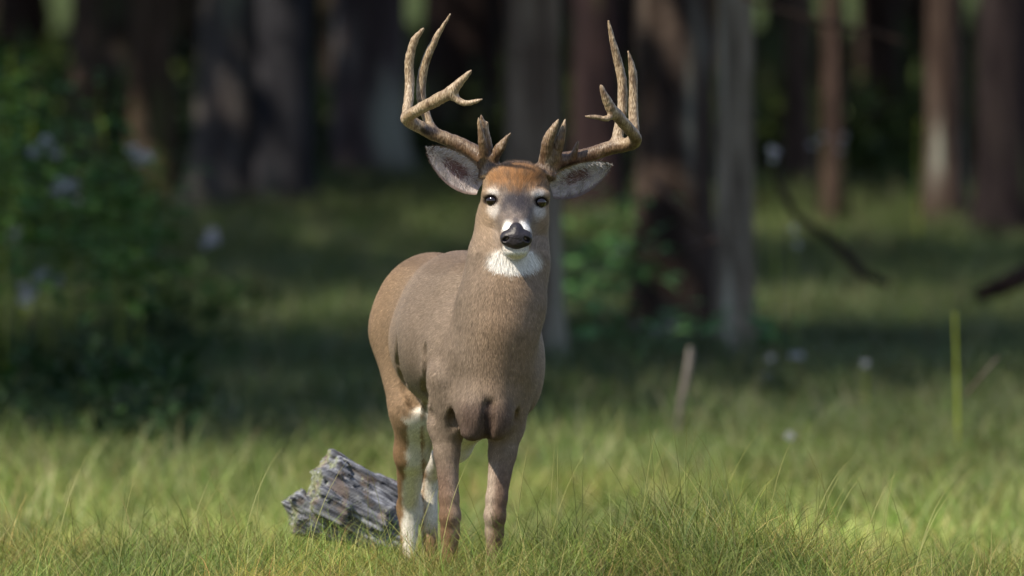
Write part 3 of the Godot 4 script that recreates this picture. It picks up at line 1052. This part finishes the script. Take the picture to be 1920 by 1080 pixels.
# ------------------------------------------------------------------ tall weeds
func weed(called: String, label: String, category: String, at: Vector3, high: float, leafy: float, flowers: int, stem_c: Color, c0: Color, c1: Color, leaf_len: float, group := "", stem_r := 0.004, head := 1.0) -> Node3D:
	var t := thing(called, label, category, at, group)
	var mb := MB.new()
	var p := []
	var r := []
	var cc := []
	var lw := 0.07 if leafy > 0.6 else 0.025
	var lean := Vector3(rng.randfn() * lw, 0, rng.randfn() * lw)
	for i in 7:
		var k := i / 6.0
		p.append(Vector3(lean.x * k * k * high, high * k - 0.05, lean.z * k * k * high))
		r.append(lerpf(stem_r, stem_r * 0.4, k))
		cc.append(stem_c)
	tube(mb, p, r, 6, cc)
	part("stem", mb.mesh(), shared_leaf(0.1), t)
	if leafy * high * 30.0 >= 1.0:
		var lb := MB.new()
		var n := int(high * 30.0 * leafy)
		for i in n:
			var k := lerpf(0.35, 0.98, pow(rng.randf(), 0.8))
			var a := rng.randf() * TAU
			var q: Vector3 = p[0].lerp(p[6], k)
			q.x = lean.x * k * k * high
			q.z = lean.z * k * k * high
			var d := Vector3(cos(a), rng.randf_range(-0.4, 0.5), sin(a))
			var reach := rng.randf() * 0.12 * leafy
			leaf(lb, q + Vector3(cos(a), 0.3, sin(a)) * reach, d, Vector3(rng.randfn() * 0.3, 1, rng.randfn() * 0.3), leaf_len * rng.randf_range(0.6, 1.2) * (1.1 - 0.5 * k), leaf_len * 0.4 * (1.1 - 0.4 * k), c0.lerp(c1, rng.randf()))
		part("foliage", lb.mesh(), shared_leaf(0.35), t)
	for k in flowers:
		var fb := MB.new()
		var top: Vector3 = p[6] + Vector3(rng.randfn() * 0.035, -rng.randf() * 0.08, rng.randfn() * 0.035) * (1.0 if k > 0 else 0.0)
		for i in 46:
			var d := Vector3(rng.randfn(), rng.randfn() * 0.8, rng.randfn()).normalized()
			leaf(fb, top + d * 0.008 * head, d, Vector3(rng.randfn(), rng.randfn(), rng.randfn()), 0.016 * head, 0.011 * head, rgb(206, 206, 212))
		part("flower_head", fb.mesh(), shared_leaf(0.3), t)
	return t


# ------------------------------------------------------------------ the scene
func _ready() -> void:
	rng.seed = 4711
	nz.seed = 3
	nz.noise_type = FastNoiseLite.TYPE_SIMPLEX_SMOOTH
	nz.frequency = 0.01
	nz.fractal_octaves = 3
	nf.seed = 8
	nf.noise_type = FastNoiseLite.TYPE_SIMPLEX_SMOOTH
	nf.frequency = 0.05
	nf.fractal_octaves = 2
	# camera: a 496 mm lens on full frame
	var cam := Camera3D.new()
	cam.name = "camera"
	var at := CameraAttributesPhysical.new()
	at.frustum_focal_length = 496.0
	at.frustum_focus_distance = 30.95
	at.frustum_near = 0.5
	at.frustum_far = 900.0
	at.exposure_aperture = 5.4
	cam.attributes = at
	cam.position = Vector3(0, CAMH, D0)
	cam.rotation.x = -atan(717.0 / F)
	add_child(cam)
	cam.current = true
	# sky and sun
	var env := Environment.new()
	env.background_mode = Environment.BG_SKY
	var sky_m := ProceduralSkyMaterial.new()
	sky_m.sky_top_color = Color(0.40, 0.47, 0.60)
	sky_m.sky_horizon_color = Color(0.68, 0.70, 0.72)
	sky_m.ground_bottom_color = Color(0.12, 0.14, 0.08)
	sky_m.ground_horizon_color = Color(0.3, 0.32, 0.26)
	sky_m.sun_angle_max = 8.0
	var sky := Sky.new()
	sky.sky_material = sky_m
	env.sky = sky
	env.background_energy_multiplier = 1.8
	env.tonemap_mode = Environment.TONE_MAPPER_LINEAR
	env.tonemap_exposure = 1.34
	env.sdfgi_enabled = true
	env.ssao_enabled = true
	env.ssil_enabled = true
	var we := WorldEnvironment.new()
	we.name = "world"
	we.environment = env
	add_child(we)
	var sun := DirectionalLight3D.new()
	sun.name = "sun"
	sun.light_color = Color(1.0, 0.95, 0.87)
	sun.light_energy = 1.6
	sun.light_angular_distance = 0.5
	sun.shadow_enabled = true
	add_child(sun)
	sun.look_at_from_position(Vector3(-0.6, 0.82, 0.46) * 50.0, Vector3.ZERO, Vector3.UP)

	# ground
	bark_mat = vmat(0.9, 0.2)
	bark_mat.heightmap_enabled = true
	bark_mat.heightmap_texture = noise_tex(0.02, 11, FastNoiseLite.TYPE_SIMPLEX)
	bark_mat.heightmap_scale = 2.0
	bark_mat.uv1_triplanar = true
	bark_mat.uv1_scale = Vector3(3, 0.8, 3)
	make_crowns()
	build_ground()
	build_trees()
	build_plants()
	build_log()
	build_buck(150000.0)
	build_grass()


func build_ground() -> void:
	var mb := MB.new()
	var xs := []
	var zs := []
	for i in 121:
		var t := (i - 60) / 60.0
		xs.append(t * 9.0 + signf(t) * pow(absf(t), 5.0) * 500.0)
	for i in 171:
		var t := i / 170.0
		zs.append(lerpf(34.0, -85.0, t) + (-pow((t - 0.85) / 0.15, 3.0) * 600.0 if t > 0.85 else 0.0) + (pow((0.12 - t) / 0.12, 3.0) * 300.0 if t < 0.12 else 0.0))
	for i in zs.size():
		for j in xs.size():
			var x: float = xs[j]
			var z: float = zs[i]
			var p := Vector3(x, gy(x, z), z)
			var e := 0.1
			var n := Vector3(gy(x - e, z) - gy(x + e, z), 2.0 * e, gy(x, z - e) - gy(x, z + e)).normalized()
			var k := nz.get_noise_2d(x * 60.0 + 90.0, z * 40.0) * 0.5 + 0.5
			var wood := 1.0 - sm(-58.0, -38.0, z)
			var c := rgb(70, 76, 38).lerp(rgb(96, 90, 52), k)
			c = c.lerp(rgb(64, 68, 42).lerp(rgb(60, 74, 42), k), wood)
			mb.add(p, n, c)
	for i in zs.size() - 1:
		for j in xs.size() - 1:
			var a := i * xs.size() + j
			mb.quad(a, a + 1, a + xs.size() + 1, a + xs.size())
	var gm := vmat(0.95, 0.1)
	gm.detail_enabled = true
	var o := part("ground", mb.mesh(), gm, self)
	tag(o, "grassy forest floor rising gently under the trees", "", "", "structure")


func build_trees() -> void:
	var grey := rgb(98, 92, 84)
	var grey2 := rgb(66, 62, 58)
	var brown := rgb(82, 72, 66)
	var brown2 := rgb(48, 41, 38)
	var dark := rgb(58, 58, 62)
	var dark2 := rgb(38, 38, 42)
	var lic := rgb(150, 156, 146)
	var moss := rgb(92, 104, 62)
	tree_px("pine_tree", "slim brown trunk behind the thicket, leftmost of the trees", 166, 395, 66, rgb(96, 84, 76), rgb(62, 52, 46), moss, 0.2)
	tree_px("oak_tree", "broad trunk with flared mossy roots behind the white-flowered thicket", 282, 398, 88, rgb(98, 84, 74), rgb(66, 56, 48), moss, 0.5, 1.0)
	tree_px("oak_tree", "grey trunk with pale green flared roots left of the dark blue-black trunk", 420, 405, 125, rgb(96, 92, 90), rgb(62, 58, 58), rgb(122, 130, 110), 0.7, 0.8, Vector2(0.03, 0))
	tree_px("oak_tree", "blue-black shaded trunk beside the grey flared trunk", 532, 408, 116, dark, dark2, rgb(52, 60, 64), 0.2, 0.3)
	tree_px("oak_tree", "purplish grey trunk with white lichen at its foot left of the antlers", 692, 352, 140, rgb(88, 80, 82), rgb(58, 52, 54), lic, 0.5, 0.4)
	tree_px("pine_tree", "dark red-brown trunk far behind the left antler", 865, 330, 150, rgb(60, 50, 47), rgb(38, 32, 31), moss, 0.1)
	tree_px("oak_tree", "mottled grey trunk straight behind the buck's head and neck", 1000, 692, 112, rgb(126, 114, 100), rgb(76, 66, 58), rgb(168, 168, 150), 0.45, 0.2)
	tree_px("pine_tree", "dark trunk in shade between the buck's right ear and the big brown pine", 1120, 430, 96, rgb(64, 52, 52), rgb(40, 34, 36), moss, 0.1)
	tree_px("pine_tree", "thick red-brown pine with pale lichen around its foot", 1262, 648, 152, brown, brown2, lic, 0.32, 0.6)
	tree_px("birch_tree", "slender pale grey trunk close beside the thick red-brown pine", 1378, 690, 74, rgb(160, 150, 132), rgb(92, 84, 74), rgb(176, 174, 156), 0.55, 0.25)
	tree_px("pine_tree", "thin reddish trunk over the fallen dark branch", 1562, 428, 44, rgb(84, 70, 64), rgb(50, 42, 39), moss, 0.1)
	tree_px("pine_tree", "thin pinkish brown trunk right of the slender grey tree", 1495, 372, 52, rgb(92, 80, 72), rgb(60, 50, 46), moss, 0.3)
	tree_px("pine_tree", "leaning thin brown trunk in the dark wood on the right", 1662, 335, 62, rgb(72, 60, 54), rgb(44, 37, 34), moss, 0.1, 0.4, Vector2(-0.05, 0))
	tree_px("pine_tree", "reddish brown trunk next to the black trunk at the right edge", 1772, 430, 74, rgb(84, 72, 66), rgb(54, 45, 42), lic, 0.15)
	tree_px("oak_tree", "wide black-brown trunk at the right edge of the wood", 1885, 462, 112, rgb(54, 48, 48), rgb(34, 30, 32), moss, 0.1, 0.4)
	# the wood behind, trunk after trunk
	var r2 := RandomNumberGenerator.new()
	r2.seed = 99
	var wood := []
	for i in 74:
		var z := -58.0 - 75.0 * pow(r2.randf(), 0.9)
		var half := 2.4 + 7.0 * r2.randf()
		var x := r2.randf_range(-1.0, 1.0) * (D0 - z) * 0.043 * 1.15 + r2.randf_range(-1.0, 1.0) * half * 0.5
		var dk := r2.randf()
		wood.append(tree_at("forest_tree", "straight dark trunk deep in the shaded wood", Vector3(x, gy(x, z), z), r2.randf_range(0.11, 0.3), rgb(78, 62, 56).lerp(rgb(64, 62, 62), dk), rgb(46, 38, 34), moss, 0.25, 0.4, Vector2(r2.randfn() * 0.015, 0), "trees deep in the wood"))
	for i in 44:
		var z := r2.randf_range(-46.0, -95.0)
		var x := ((D0 - z) * 0.043 * r2.randf_range(1.1, 2.6) + 1.0) * (1.0 if i % 2 else -1.0)
		wood.append(tree_at("forest_tree", "straight dark trunk deep in the shaded wood", Vector3(x, gy(x, z), z), r2.randf_range(0.11, 0.28), rgb(76, 64, 58), rgb(46, 38, 34), moss, 0.25, 0.4, Vector2(r2.randfn() * 0.015, 0), "trees deep in the wood"))
	order(wood, ["trunk in the first row behind the clearing trees", "trunk in the middle rows deep in the wood"], [-76.0, -100.0])
	# unseen trees added left and right of the clearing to cast its shade
	for s in [[-6.3, -15.0, 0.75], [-9.3, -17.5, 1.2], [-4.6, -21.0, 0.9], [-7.8, -21.5, 1.1], [-8.8, -38.0, 0.9], [-6.5, -31.0, 1.1], [5.8, -17.0, 1.0], [8.5, -25.0, 1.1], [-12.5, -33.0, 1.2], [-8.5, -43.0, 1.1], [9.5, -9.0, 1.1], [-16.0, -13.0, 1.1]]:
		tree_at("added_shade_tree", "leafy tree added outside the view to shade the clearing", Vector3(s[0], gy(s[0], s[1]), s[1]), 0.2, rgb(88, 76, 66), rgb(58, 48, 42), moss, 0.3, 0.5, Vector2.ZERO, "added trees that shade the clearing", s[2])


const NTH := ["first", "second", "third", "fourth", "fifth", "sixth", "seventh", "eighth", "ninth", "tenth", "eleventh", "twelfth", "thirteenth", "fourteenth", "fifteenth", "sixteenth", "seventeenth", "eighteenth", "nineteenth", "twentieth"]

# tells like things apart by their row and their place in it, counted from the left
func order(all: Array, rows: Array, until: Array) -> void:
	all.sort_custom(func(a, b): return a.position.x / (D0 - a.position.z) < b.position.x / (D0 - b.position.z))
	var n := []
	for r in rows:
		n.append(0)
	for o in all:
		var w := absf(o.position.x / (D0 - o.position.z))
		for r in rows.size():
			if o.position.z > until[r]:
				if n[r] < 20 and w < 0.05:
					o.set_meta("label", "%s %s, counted from the left" % [NTH[n[r]], rows[r]])
					n[r] += 1
				break


func build_plants() -> void:
	var stem := rgb(120, 136, 48)
	var g0 := rgb(58, 92, 44)
	var g1 := rgb(98, 130, 60)
	# the thicket at the left
	var thicket := []
	for i in 62:
		var px := rng.randf_range(-260.0, 300.0)
		var base := rng.randf_range(640.0, 760.0)
		var p := on_ground(px, base)
		var high := lerpf(1.5, 0.85, clampf((px - 120.0) / 240.0, 0.0, 1.0)) * rng.randf_range(0.75, 1.08)
		thicket.append(weed("tall_weed", "leafy dark green weed in the thicket at the left of the clearing", "weed", p, high, rng.randf_range(0.7, 1.3), 0, stem if rng.randf() < 0.45 else rgb(70, 84, 40), g0, g1, 0.17, "weeds of the left thicket", 0.0055))
	order(thicket, ["leafy weed in the front of the left thicket", "leafy weed in the middle of the left thicket", "leafy weed at the back of the left thicket"], [-16.7, -18.3, -40.0])
	for w in [[96, 700, 455, "tall white-flowered weed rising highest in the left thicket"], [124, 705, 380, "weed with two white flower heads in the middle of the thicket"], [134, 690, 355, "white-topped weed leaning beside the middle of the thicket"], [40, 690, 270, "white-flowered weed near the left edge of the thicket"], [76, 700, 210, "low white-flowered weed in the thicket's dark foot"], [40, 720, 200, "lowest white-flowered weed at the far left"], [236, 690, 430, "faint white flower against the mossy trunk behind the thicket"], [392, 668, 250, "single thin stem with a white flower right of the thicket"]]:
		var p := on_ground(w[0], w[1])
		var s: float = (D0 - p.z) / F
		weed("flowering_weed", w[3], "weed", p, w[2] * s, 0.35, 4, stem, g0, g1, 0.12, "white-flowered weeds", 0.005, 1.35)
	# single stems in the right of the clearing
	for w in [[1797, 872, 310, 0.3, 0, 0.0065, "bare yellow-green stalk standing tall at the right of the clearing"], [1625, 800, 140, 0.1, 1, 0.0035, "thin stalk with one bright white flower right of the leaning stake"], [1478, 905, 112, 0.25, 1, 0.002, "small dark seed-head stalk just behind the sharp grass"], [1456, 700, 440, 0.1, 3, 0.004, "tall stalk with a cluster of white flowers beside the grey tree"], [1490, 690, 280, 0.1, 2, 0.004, "stalk with white flowers over the fallen branch"], [1543, 520, 280, 0.1, 2, 0.004, "far stalk with a round white flower, left one of a pair"], [1580, 522, 282, 0.1, 2, 0.004, "far stalk with a round white flower, right one of a pair"], [1447, 740, 88, 0.1, 2, 0.003, "short white-flowered stalk at the foot of the grey tree"], [1484, 745, 100, 0.1, 2, 0.003, "short white-flowered stalk just right of the grey tree's foot"], [1165, 640, 190, 0.3, 2, 0.004, "pale-flowered stalk among the saplings by the brown pine"], [1190, 655, 62, 0.3, 3, 0.004, "low white-flowered weed at the left of the brown pine's foot"], [1228, 662, 60, 0.3, 4, 0.004, "low white-flowered weed in front of the brown pine's foot"], [1262, 668, 75, 0.3, 4, 0.004, "white-flowered weed against the middle of the brown pine's foot"], [1296, 664, 60, 0.3, 3, 0.004, "low white-flowered weed at the right of the brown pine's foot"], [1722, 480, 270, 0.5, 0, 0.01, "yellow-green sapling stem lit in the dark wood at the right"]]:
		var p := on_ground(w[0], w[1])
		var s: float = (D0 - p.z) / F
		weed("flower_stalk", w[6], "weed", p, w[2] * s, w[3], w[4], rgb(148, 162, 58), g0, g1, 0.05, "stalks in the clearing", w[5], 0.8)
	# saplings around the big pine
	for w in [[1090, 650, 260, "leafy green sapling between the buck and the brown pine"], [1145, 690, 240, "dark-stemmed sapling in front of the brown pine"], [1190, 668, 330, "tall sapling with broad leaves before the pine's trunk"], [1235, 700, 130, "low leafy sapling hiding the pine's pale foot"], [1392, 705, 150, "bright green sapling at the foot of the slender grey tree"], [1310, 700, 110, "low sapling between the pine and the grey tree"], [1060, 640, 200, "sapling just right of the buck's neck"], [1105, 600, 230, "pale green sapling farther back right of the buck's neck"], [1165, 640, 280, "bushy sapling with its crown against the pine's left edge"], [1130, 705, 150, "low sapling right of the buck's chest"], [1212, 715, 120, "smallest sapling, front of the pine's foot"], [1415, 700, 110, "small sapling right of the slender grey tree"], [1448, 965, 62, "small pale broad-leaved seedling among the sharp grass"]]:
		var p := on_ground(w[0], w[1])
		var s: float = (D0 - p.z) / F
		weed("sapling", w[3], "sapling", p, w[2] * s, 1.9, 0, rgb(60, 66, 40), rgb(72, 116, 66), rgb(112, 152, 86), 0.17 if w[1] < 900 else 0.05, "saplings by the pine")
	# leaning stake
	var p0 := on_ground(1258, 858)
	var s0: float = (D0 - p0.z) / F
	var st := MB.new()
	var top := Vector3(38 * s0, 206 * s0, -0.05)
	var sp := []
	var sr := []
	var sc := []
	for i in 9:
		var t := i / 8.0
		sp.append(Vector3(0, -0.05, 0).lerp(top, t) + Vector3(sin(t * 9.0) * 0.004, 0, 0))
		sr.append(lerpf(0.013, 0.0145, t) * (1.0 + 0.12 * nf.get_noise_1d(i * 40.0)))
		sc.append(rgb(92, 82, 76).lerp(rgb(128, 122, 116), t))
	tube(st, sp, sr, 9, sc)
	var stake := part("broken_stake", st.mesh(), bark_mat, self)
	stake.position = p0
	tag(stake, "weathered broken stake leaning right out of the sunlit grass", "stake")
	# fallen branches
	for w in [
		["fallen_branch", "dark crooked fallen branch sloping down to the right", [[1436, 300], [1490, 402], [1540, 436], [1582, 470], [1618, 514], [1668, 534]], -27.0, [5, 7, 8, 9, 9, 6], rgb(58, 48, 46)],
		["dead_branch", "thin pale dead branch leaning across the thick brown pine", [[1228, 338], [1262, 380], [1300, 418], [1338, 452]], -20.3, [5, 5, 6, 6], rgb(74, 64, 60)],
		["dead_branch", "short bare branch crossing the brown pine's lower trunk", [[1290, 470], [1315, 460], [1345, 450]], -20.2, [5, 6, 6], rgb(70, 60, 56)],
		["dead_branch", "bare reddish branch hanging across the top of the view", [[1390, -10], [1450, 14], [1540, 42], [1640, 60], [1700, 80]], -24.0, [5, 5, 5, 4, 2], rgb(92, 74, 62)],
		["dead_branch", "thin dry twig leaning beside the yellow-green stalk", [[1812, 742], [1842, 704], [1874, 668]], -13.0, [3, 3, 2], rgb(96, 88, 80)],
		["fallen_branch", "dark fallen limb at the right edge of the clearing", [[1838, 552], [1880, 536], [1930, 512], [2000, 480]], -26.0, [14, 18, 20, 22], rgb(64, 52, 46)]]:
		var bm := MB.new()
		var q := []
		var rr := []
		var cc := []
		var first: Vector3 = pt(w[2][0][0], w[2][0][1], w[3])
		for i in w[2].size():
			q.append(pt(w[2][i][0], w[2][i][1], w[3] + 0.12 * sin(i * 1.7)) - first)
			rr.append(w[4][i] * (D0 - w[3]) / F)
			cc.append(w[5])
		tube(bm, q, rr, 8, cc)
		var o := part(numbered(w[0]), bm.mesh(), bark_mat, self)
		o.position = first
		tag(o, w[1], "branch")
	# undergrowth in the wood
	var bush := leaf_clump(60, 0.3, 0.16, 0.08, rgb(46, 62, 36), rgb(84, 98, 52))
	var wh := []
	var ti := []
	for i in 1900:
		var z := rng.randf_range(-50.0, -110.0)
		var x := rng.randf_range(-1.0, 1.0) * (D0 - z) * 0.043 * 1.5
		var s := rng.randf_range(0.5, 1.5)
		wh.append(Transform3D(Basis.from_euler(Vector3(0, rng.randf() * 6.0, 0)).scaled(Vector3(s, s * rng.randf_range(0.6, 1.4), s)), Vector3(x, gy(x, z) + 0.2 * s, z)))
		var k := rng.randf_range(0.5, 1.05)
		ti.append(Color(k, k, k * 0.9))
	var un := copies("undergrowth", bush, leaf_mat(0.35), wh, ti, self)
	tag(un, "low leafy undergrowth between the trunks of the wood", "undergrowth", "", "stuff")
	# herbs in the shade
	var herb: ArrayMesh = leaf_clump(44, 0.12, 0.075, 0.03, rgb(40, 66, 34), rgb(62, 90, 42))
	wh = []
	ti = []
	for i in 1300:
		var z := rng.randf_range(-14.0, -30.0)
		var x := rng.randf_range(-1.0, 1.0) * (D0 - z) * 0.043 * 1.5
		if nz.get_noise_2d(x * 50.0, z * 30.0) < 0.0 or x > -1.3:
			continue
		var s := rng.randf_range(0.6, 1.5)
		wh.append(Transform3D(Basis.from_euler(Vector3(0, rng.randf() * 6.0, 0)).scaled(Vector3(s, s * 1.2, s)), Vector3(x, gy(x, z) + 0.12 * s, z)))
		var k := rng.randf_range(0.6, 1.1)
		ti.append(Color(k, k, k))
	var he := copies("low_herbs", herb, leaf_mat(0.35), wh, ti, self)
	tag(he, "low broad-leaved herbs in the shade of the clearing", "herbs", "", "stuff")


func build_log() -> void:
	# a weathered, split piece of stump: grooved grey wood, broken at the left
	var at := pt(650, 940, -1.6)
	at.y = gy(at.x, at.z)
	var lg := thing("weathered_log", "split grey weathered log lying in the grass behind the buck", "log", at)
	var s := (D0 + 1.6) / F
	var Q := func(px: float, py: float, dz: float) -> Vector3: return pt(px, py, -1.6 + dz) - at
	var f := Field.new(Q.call(505, 1060, -0.22), Q.call(810, 825, 0.0) + Vector3(0, 0, 0.2), 0.0042)
	var rot := func(t: float, y := 0.0) -> Basis: return Basis.from_euler(Vector3(0, y, t))
	f.slab(Q.call(690, 918, -0.02), Vector3(0.125, 0.042, 0.06), rot.call(-0.5, 0.15), 0.018, 0.01)
	f.slab(Q.call(650, 892, -0.03), Vector3(0.075, 0.036, 0.045), rot.call(-0.62, 0.1), 0.014, 0.01)
	f.slab(Q.call(668, 948, 0.05), Vector3(0.1, 0.04, 0.034), rot.call(-0.45, -0.1), 0.014, 0.01)
	f.slab(Q.call(606, 912, 0.02), Vector3(0.026, 0.044, 0.055), rot.call(-0.18, 0.3), 0.014, 0.01)
	f.slab(Q.call(622, 950, 0.06), Vector3(0.05, 0.036, 0.05), rot.call(-0.5), 0.014, 0.01)
	f.slab(Q.call(570, 955, 0.05), Vector3(0.022, 0.05, 0.03), rot.call(0.62, 0.2), 0.004, 0.005)
	f.slab(Q.call(552, 962, 0.02), Vector3(0.016, 0.04, 0.03), rot.call(0.45), 0.004, 0.005)
	f.slab(Q.call(590, 965, 0.03), Vector3(0.04, 0.03, 0.05), rot.call(-0.3), 0.005, 0.006)
	# splits along the grain and broken ends
	f.groove([Q.call(640, 862, 0.03), Q.call(675, 905, 0.05), Q.call(730, 940, 0.05)], 0.008, 0.006)
	f.groove([Q.call(612, 905, 0.08), Q.call(650, 925, 0.09), Q.call(720, 962, 0.085)], 0.006, 0.005)
	f.groove([Q.call(600, 940, 0.12), Q.call(640, 955, 0.115), Q.call(690, 980, 0.1)], 0.005, 0.005)
	f.groove([Q.call(660, 870, 0.02), Q.call(700, 895, 0.04), Q.call(745, 920, 0.04)], 0.004, 0.005)
	f.slab(Q.call(660, 985, 0.0), Vector3(0.16, 0.05, 0.07), rot.call(-0.2), 0.02, 0.02)
	f.slab(Q.call(742, 935, -0.02), Vector3(0.07, 0.04, 0.05), rot.call(-0.35, 0.2), 0.01, 0.01)
	var gr := Basis.from_euler(Vector3(0, 0, 0.5))
	var gn := FastNoiseLite.new()
	gn.seed = 21
	gn.frequency = 1.0
	gn.fractal_octaves = 3
	for z in f.nzz:
		for y in f.ny:
			var row := (z * f.ny + y) * f.nx
			for x in f.nx:
				if absf(f.f[row + x]) < 0.035:
					var p := gr * (f.lo + Vector3(x, y, z) * f.h)
					f.f[row + x] += 0.0075 * gn.get_noise_3dv(p * Vector3(1.2, 85, 85)) + 0.012 * gn.get_noise_3dv(p * Vector3(10, 26, 26))
	var mb := MB.new()
	f.surface(mb, func(p: Vector3, n: Vector3) -> Color:
		var q := gr * p
		var k := clampf(0.5 + 0.9 * gn.get_noise_3dv(q * Vector3(4, 80, 80)), 0.0, 1.0)
		var c := rgb(54, 55, 60).lerp(rgb(150, 153, 160), k)
		c = c.lerp(rgb(128, 100, 78), clampf(sm(0.1, 0.4, gn.get_noise_3dv(p * 14.0)), 0.0, 1.0) * 0.35)
		c = c.lerp(rgb(132, 140, 96), sm(0.3, 0.75, -n.x) * 0.6)
		return c)
	var lm := vmat(0.85, 0.25)
	part("weathered_wood", mb.mesh(), lm, lg)


func grass_tile(size: float, count: int, length: float, width: float, seg: int, lean_more: float) -> ArrayMesh:
	var mb := MB.new()
	var tufts := []
	for i in int(count / 14.0):
		tufts.append([Vector3(rng.randf_range(-0.5, 0.5) * size, 0, rng.randf_range(-0.5, 0.5) * size), rng.randf() * TAU, rng.randf_range(0.6, 1.15), grass_colour()])
	for i in count:
		var t: Array = tufts[rng.randi() % tufts.size()]
		var root: Vector3 = t[0] + Vector3(rng.randfn(), 0, rng.randfn()) * size * 0.045 + Vector3(0, -0.03, 0)
		var c: Color = grass_colour().lerp(t[3], 0.5)
		var tip := c.lerp(rgb(170, 150, 92), rng.randf() * rng.randf())
		var yaw: float = t[1] + rng.randfn() * 1.3
		blade(mb, root, yaw, length * rng.randf_range(0.45, 1.15) * t[2], width * rng.randf_range(0.6, 1.25), rng.randf_range(0.02, 0.4) + lean_more * rng.randf(), rng.randf_range(0.6, 2.9), c, tip, seg)
	return mb.mesh()


func lay(called: String, label: String, tiles: Array, spots: Array, mat: Material) -> void:
	var wh := []
	var ti := []
	for k in tiles.size():
		wh.append([])
		ti.append([])
	for q in spots:
		var x: float = q[0]
		var z: float = q[1]
		var s: float = q[2]
		var e := 0.12
		var gx := (gy(x + e, z) - gy(x - e, z)) / (2.0 * e)
		var gz := (gy(x, z + e) - gy(x, z - e)) / (2.0 * e)
		var b := Basis(Vector3(1, gx, 0), Vector3(0, s, 0), Vector3(0, gz, 1)) * Basis(Vector3.UP, rng.randf() * TAU)
		var k: int = q[4] if q.size() > 4 else rng.randi() % mini(tiles.size(), 6)
		wh[k].append(Transform3D(b, Vector3(x, gy(x, z), z)))
		ti[k].append(q[3])
	for k in tiles.size():
		var o := copies(called, tiles[k], mat, wh[k], ti[k], self)
		o.name = numbered(called)
		tag(o, label, "grass", "grass of the clearing", "stuff")


func build_grass() -> void:
	var gm := leaf_mat(0.5, 0.5)
	var tiles := []
	for i in 6:
		tiles.append(grass_tile(0.38, 1250, 0.315, 0.0019, 7, 0.45))
	var spots := []
	for i in 21:
		for j in 26:
			var x := (i - 10) * 0.34 + rng.randf_range(-0.06, 0.06)
			var z := 3.4 - j * 0.34 + rng.randf_range(-0.06, 0.06)
			var s := 0.84 + 0.22 * nz.get_noise_2d(x * 120.0, z * 120.0) + rng.randf_range(-0.08, 0.08)
			s += 0.22 * exp(-pow((x - 0.55) / 0.45, 2.0) - pow((z - 0.1) / 0.5, 2.0))
			s *= 1.0 - 0.12 * exp(-pow((x + 0.1) / 0.26, 2.0) - pow((z - 0.2) / 0.5, 2.0))
			var b := 1.02 + 0.42 * nz.get_noise_2d(x * 90.0 + 400.0, z * 90.0)
			spots.append([x, z, s, Color(b * rng.randf_range(0.88, 1.1), b, b * 0.97)])
	for i in 84:
		var x := rng.randf_range(0.0, 1.1) if i < 66 else rng.randf_range(-1.6, 0.0)
		spots.append([x, rng.randf_range(-0.9, 0.5), 1.0, Color.WHITE, 6])
	tiles.append(grass_tile(0.3, 36, 0.42, 0.0019, 9, 0.5))
	lay("grass", "fine arching grass around the buck's legs", tiles, spots, gm)
	# the clearing behind, coarser with distance
	var coarse := []
	for i in 5:
		coarse.append(grass_tile(1.1, 1700, 0.3, 0.0055, 4, 0.5))
	spots = []
	var z := -5.0
	while z > -54.0:
		var half := (D0 - z) * 0.043 * 1.5 + 2.2
		var x := -half
		while x < half:
			var xx := x + rng.randf_range(-0.2, 0.2)
			var zz := z + rng.randf_range(-0.2, 0.2)
			var s := 0.85 + 0.35 * nz.get_noise_2d(xx * 70.0, zz * 70.0) + rng.randf_range(-0.1, 0.1)
			var b := 0.95 + 0.35 * nz.get_noise_2d(xx * 60.0 + 400.0, zz * 40.0)
			var far := sm(-10.0, -20.0, zz)  # sunlit strip in front and shade behind it, painted into the grass tint
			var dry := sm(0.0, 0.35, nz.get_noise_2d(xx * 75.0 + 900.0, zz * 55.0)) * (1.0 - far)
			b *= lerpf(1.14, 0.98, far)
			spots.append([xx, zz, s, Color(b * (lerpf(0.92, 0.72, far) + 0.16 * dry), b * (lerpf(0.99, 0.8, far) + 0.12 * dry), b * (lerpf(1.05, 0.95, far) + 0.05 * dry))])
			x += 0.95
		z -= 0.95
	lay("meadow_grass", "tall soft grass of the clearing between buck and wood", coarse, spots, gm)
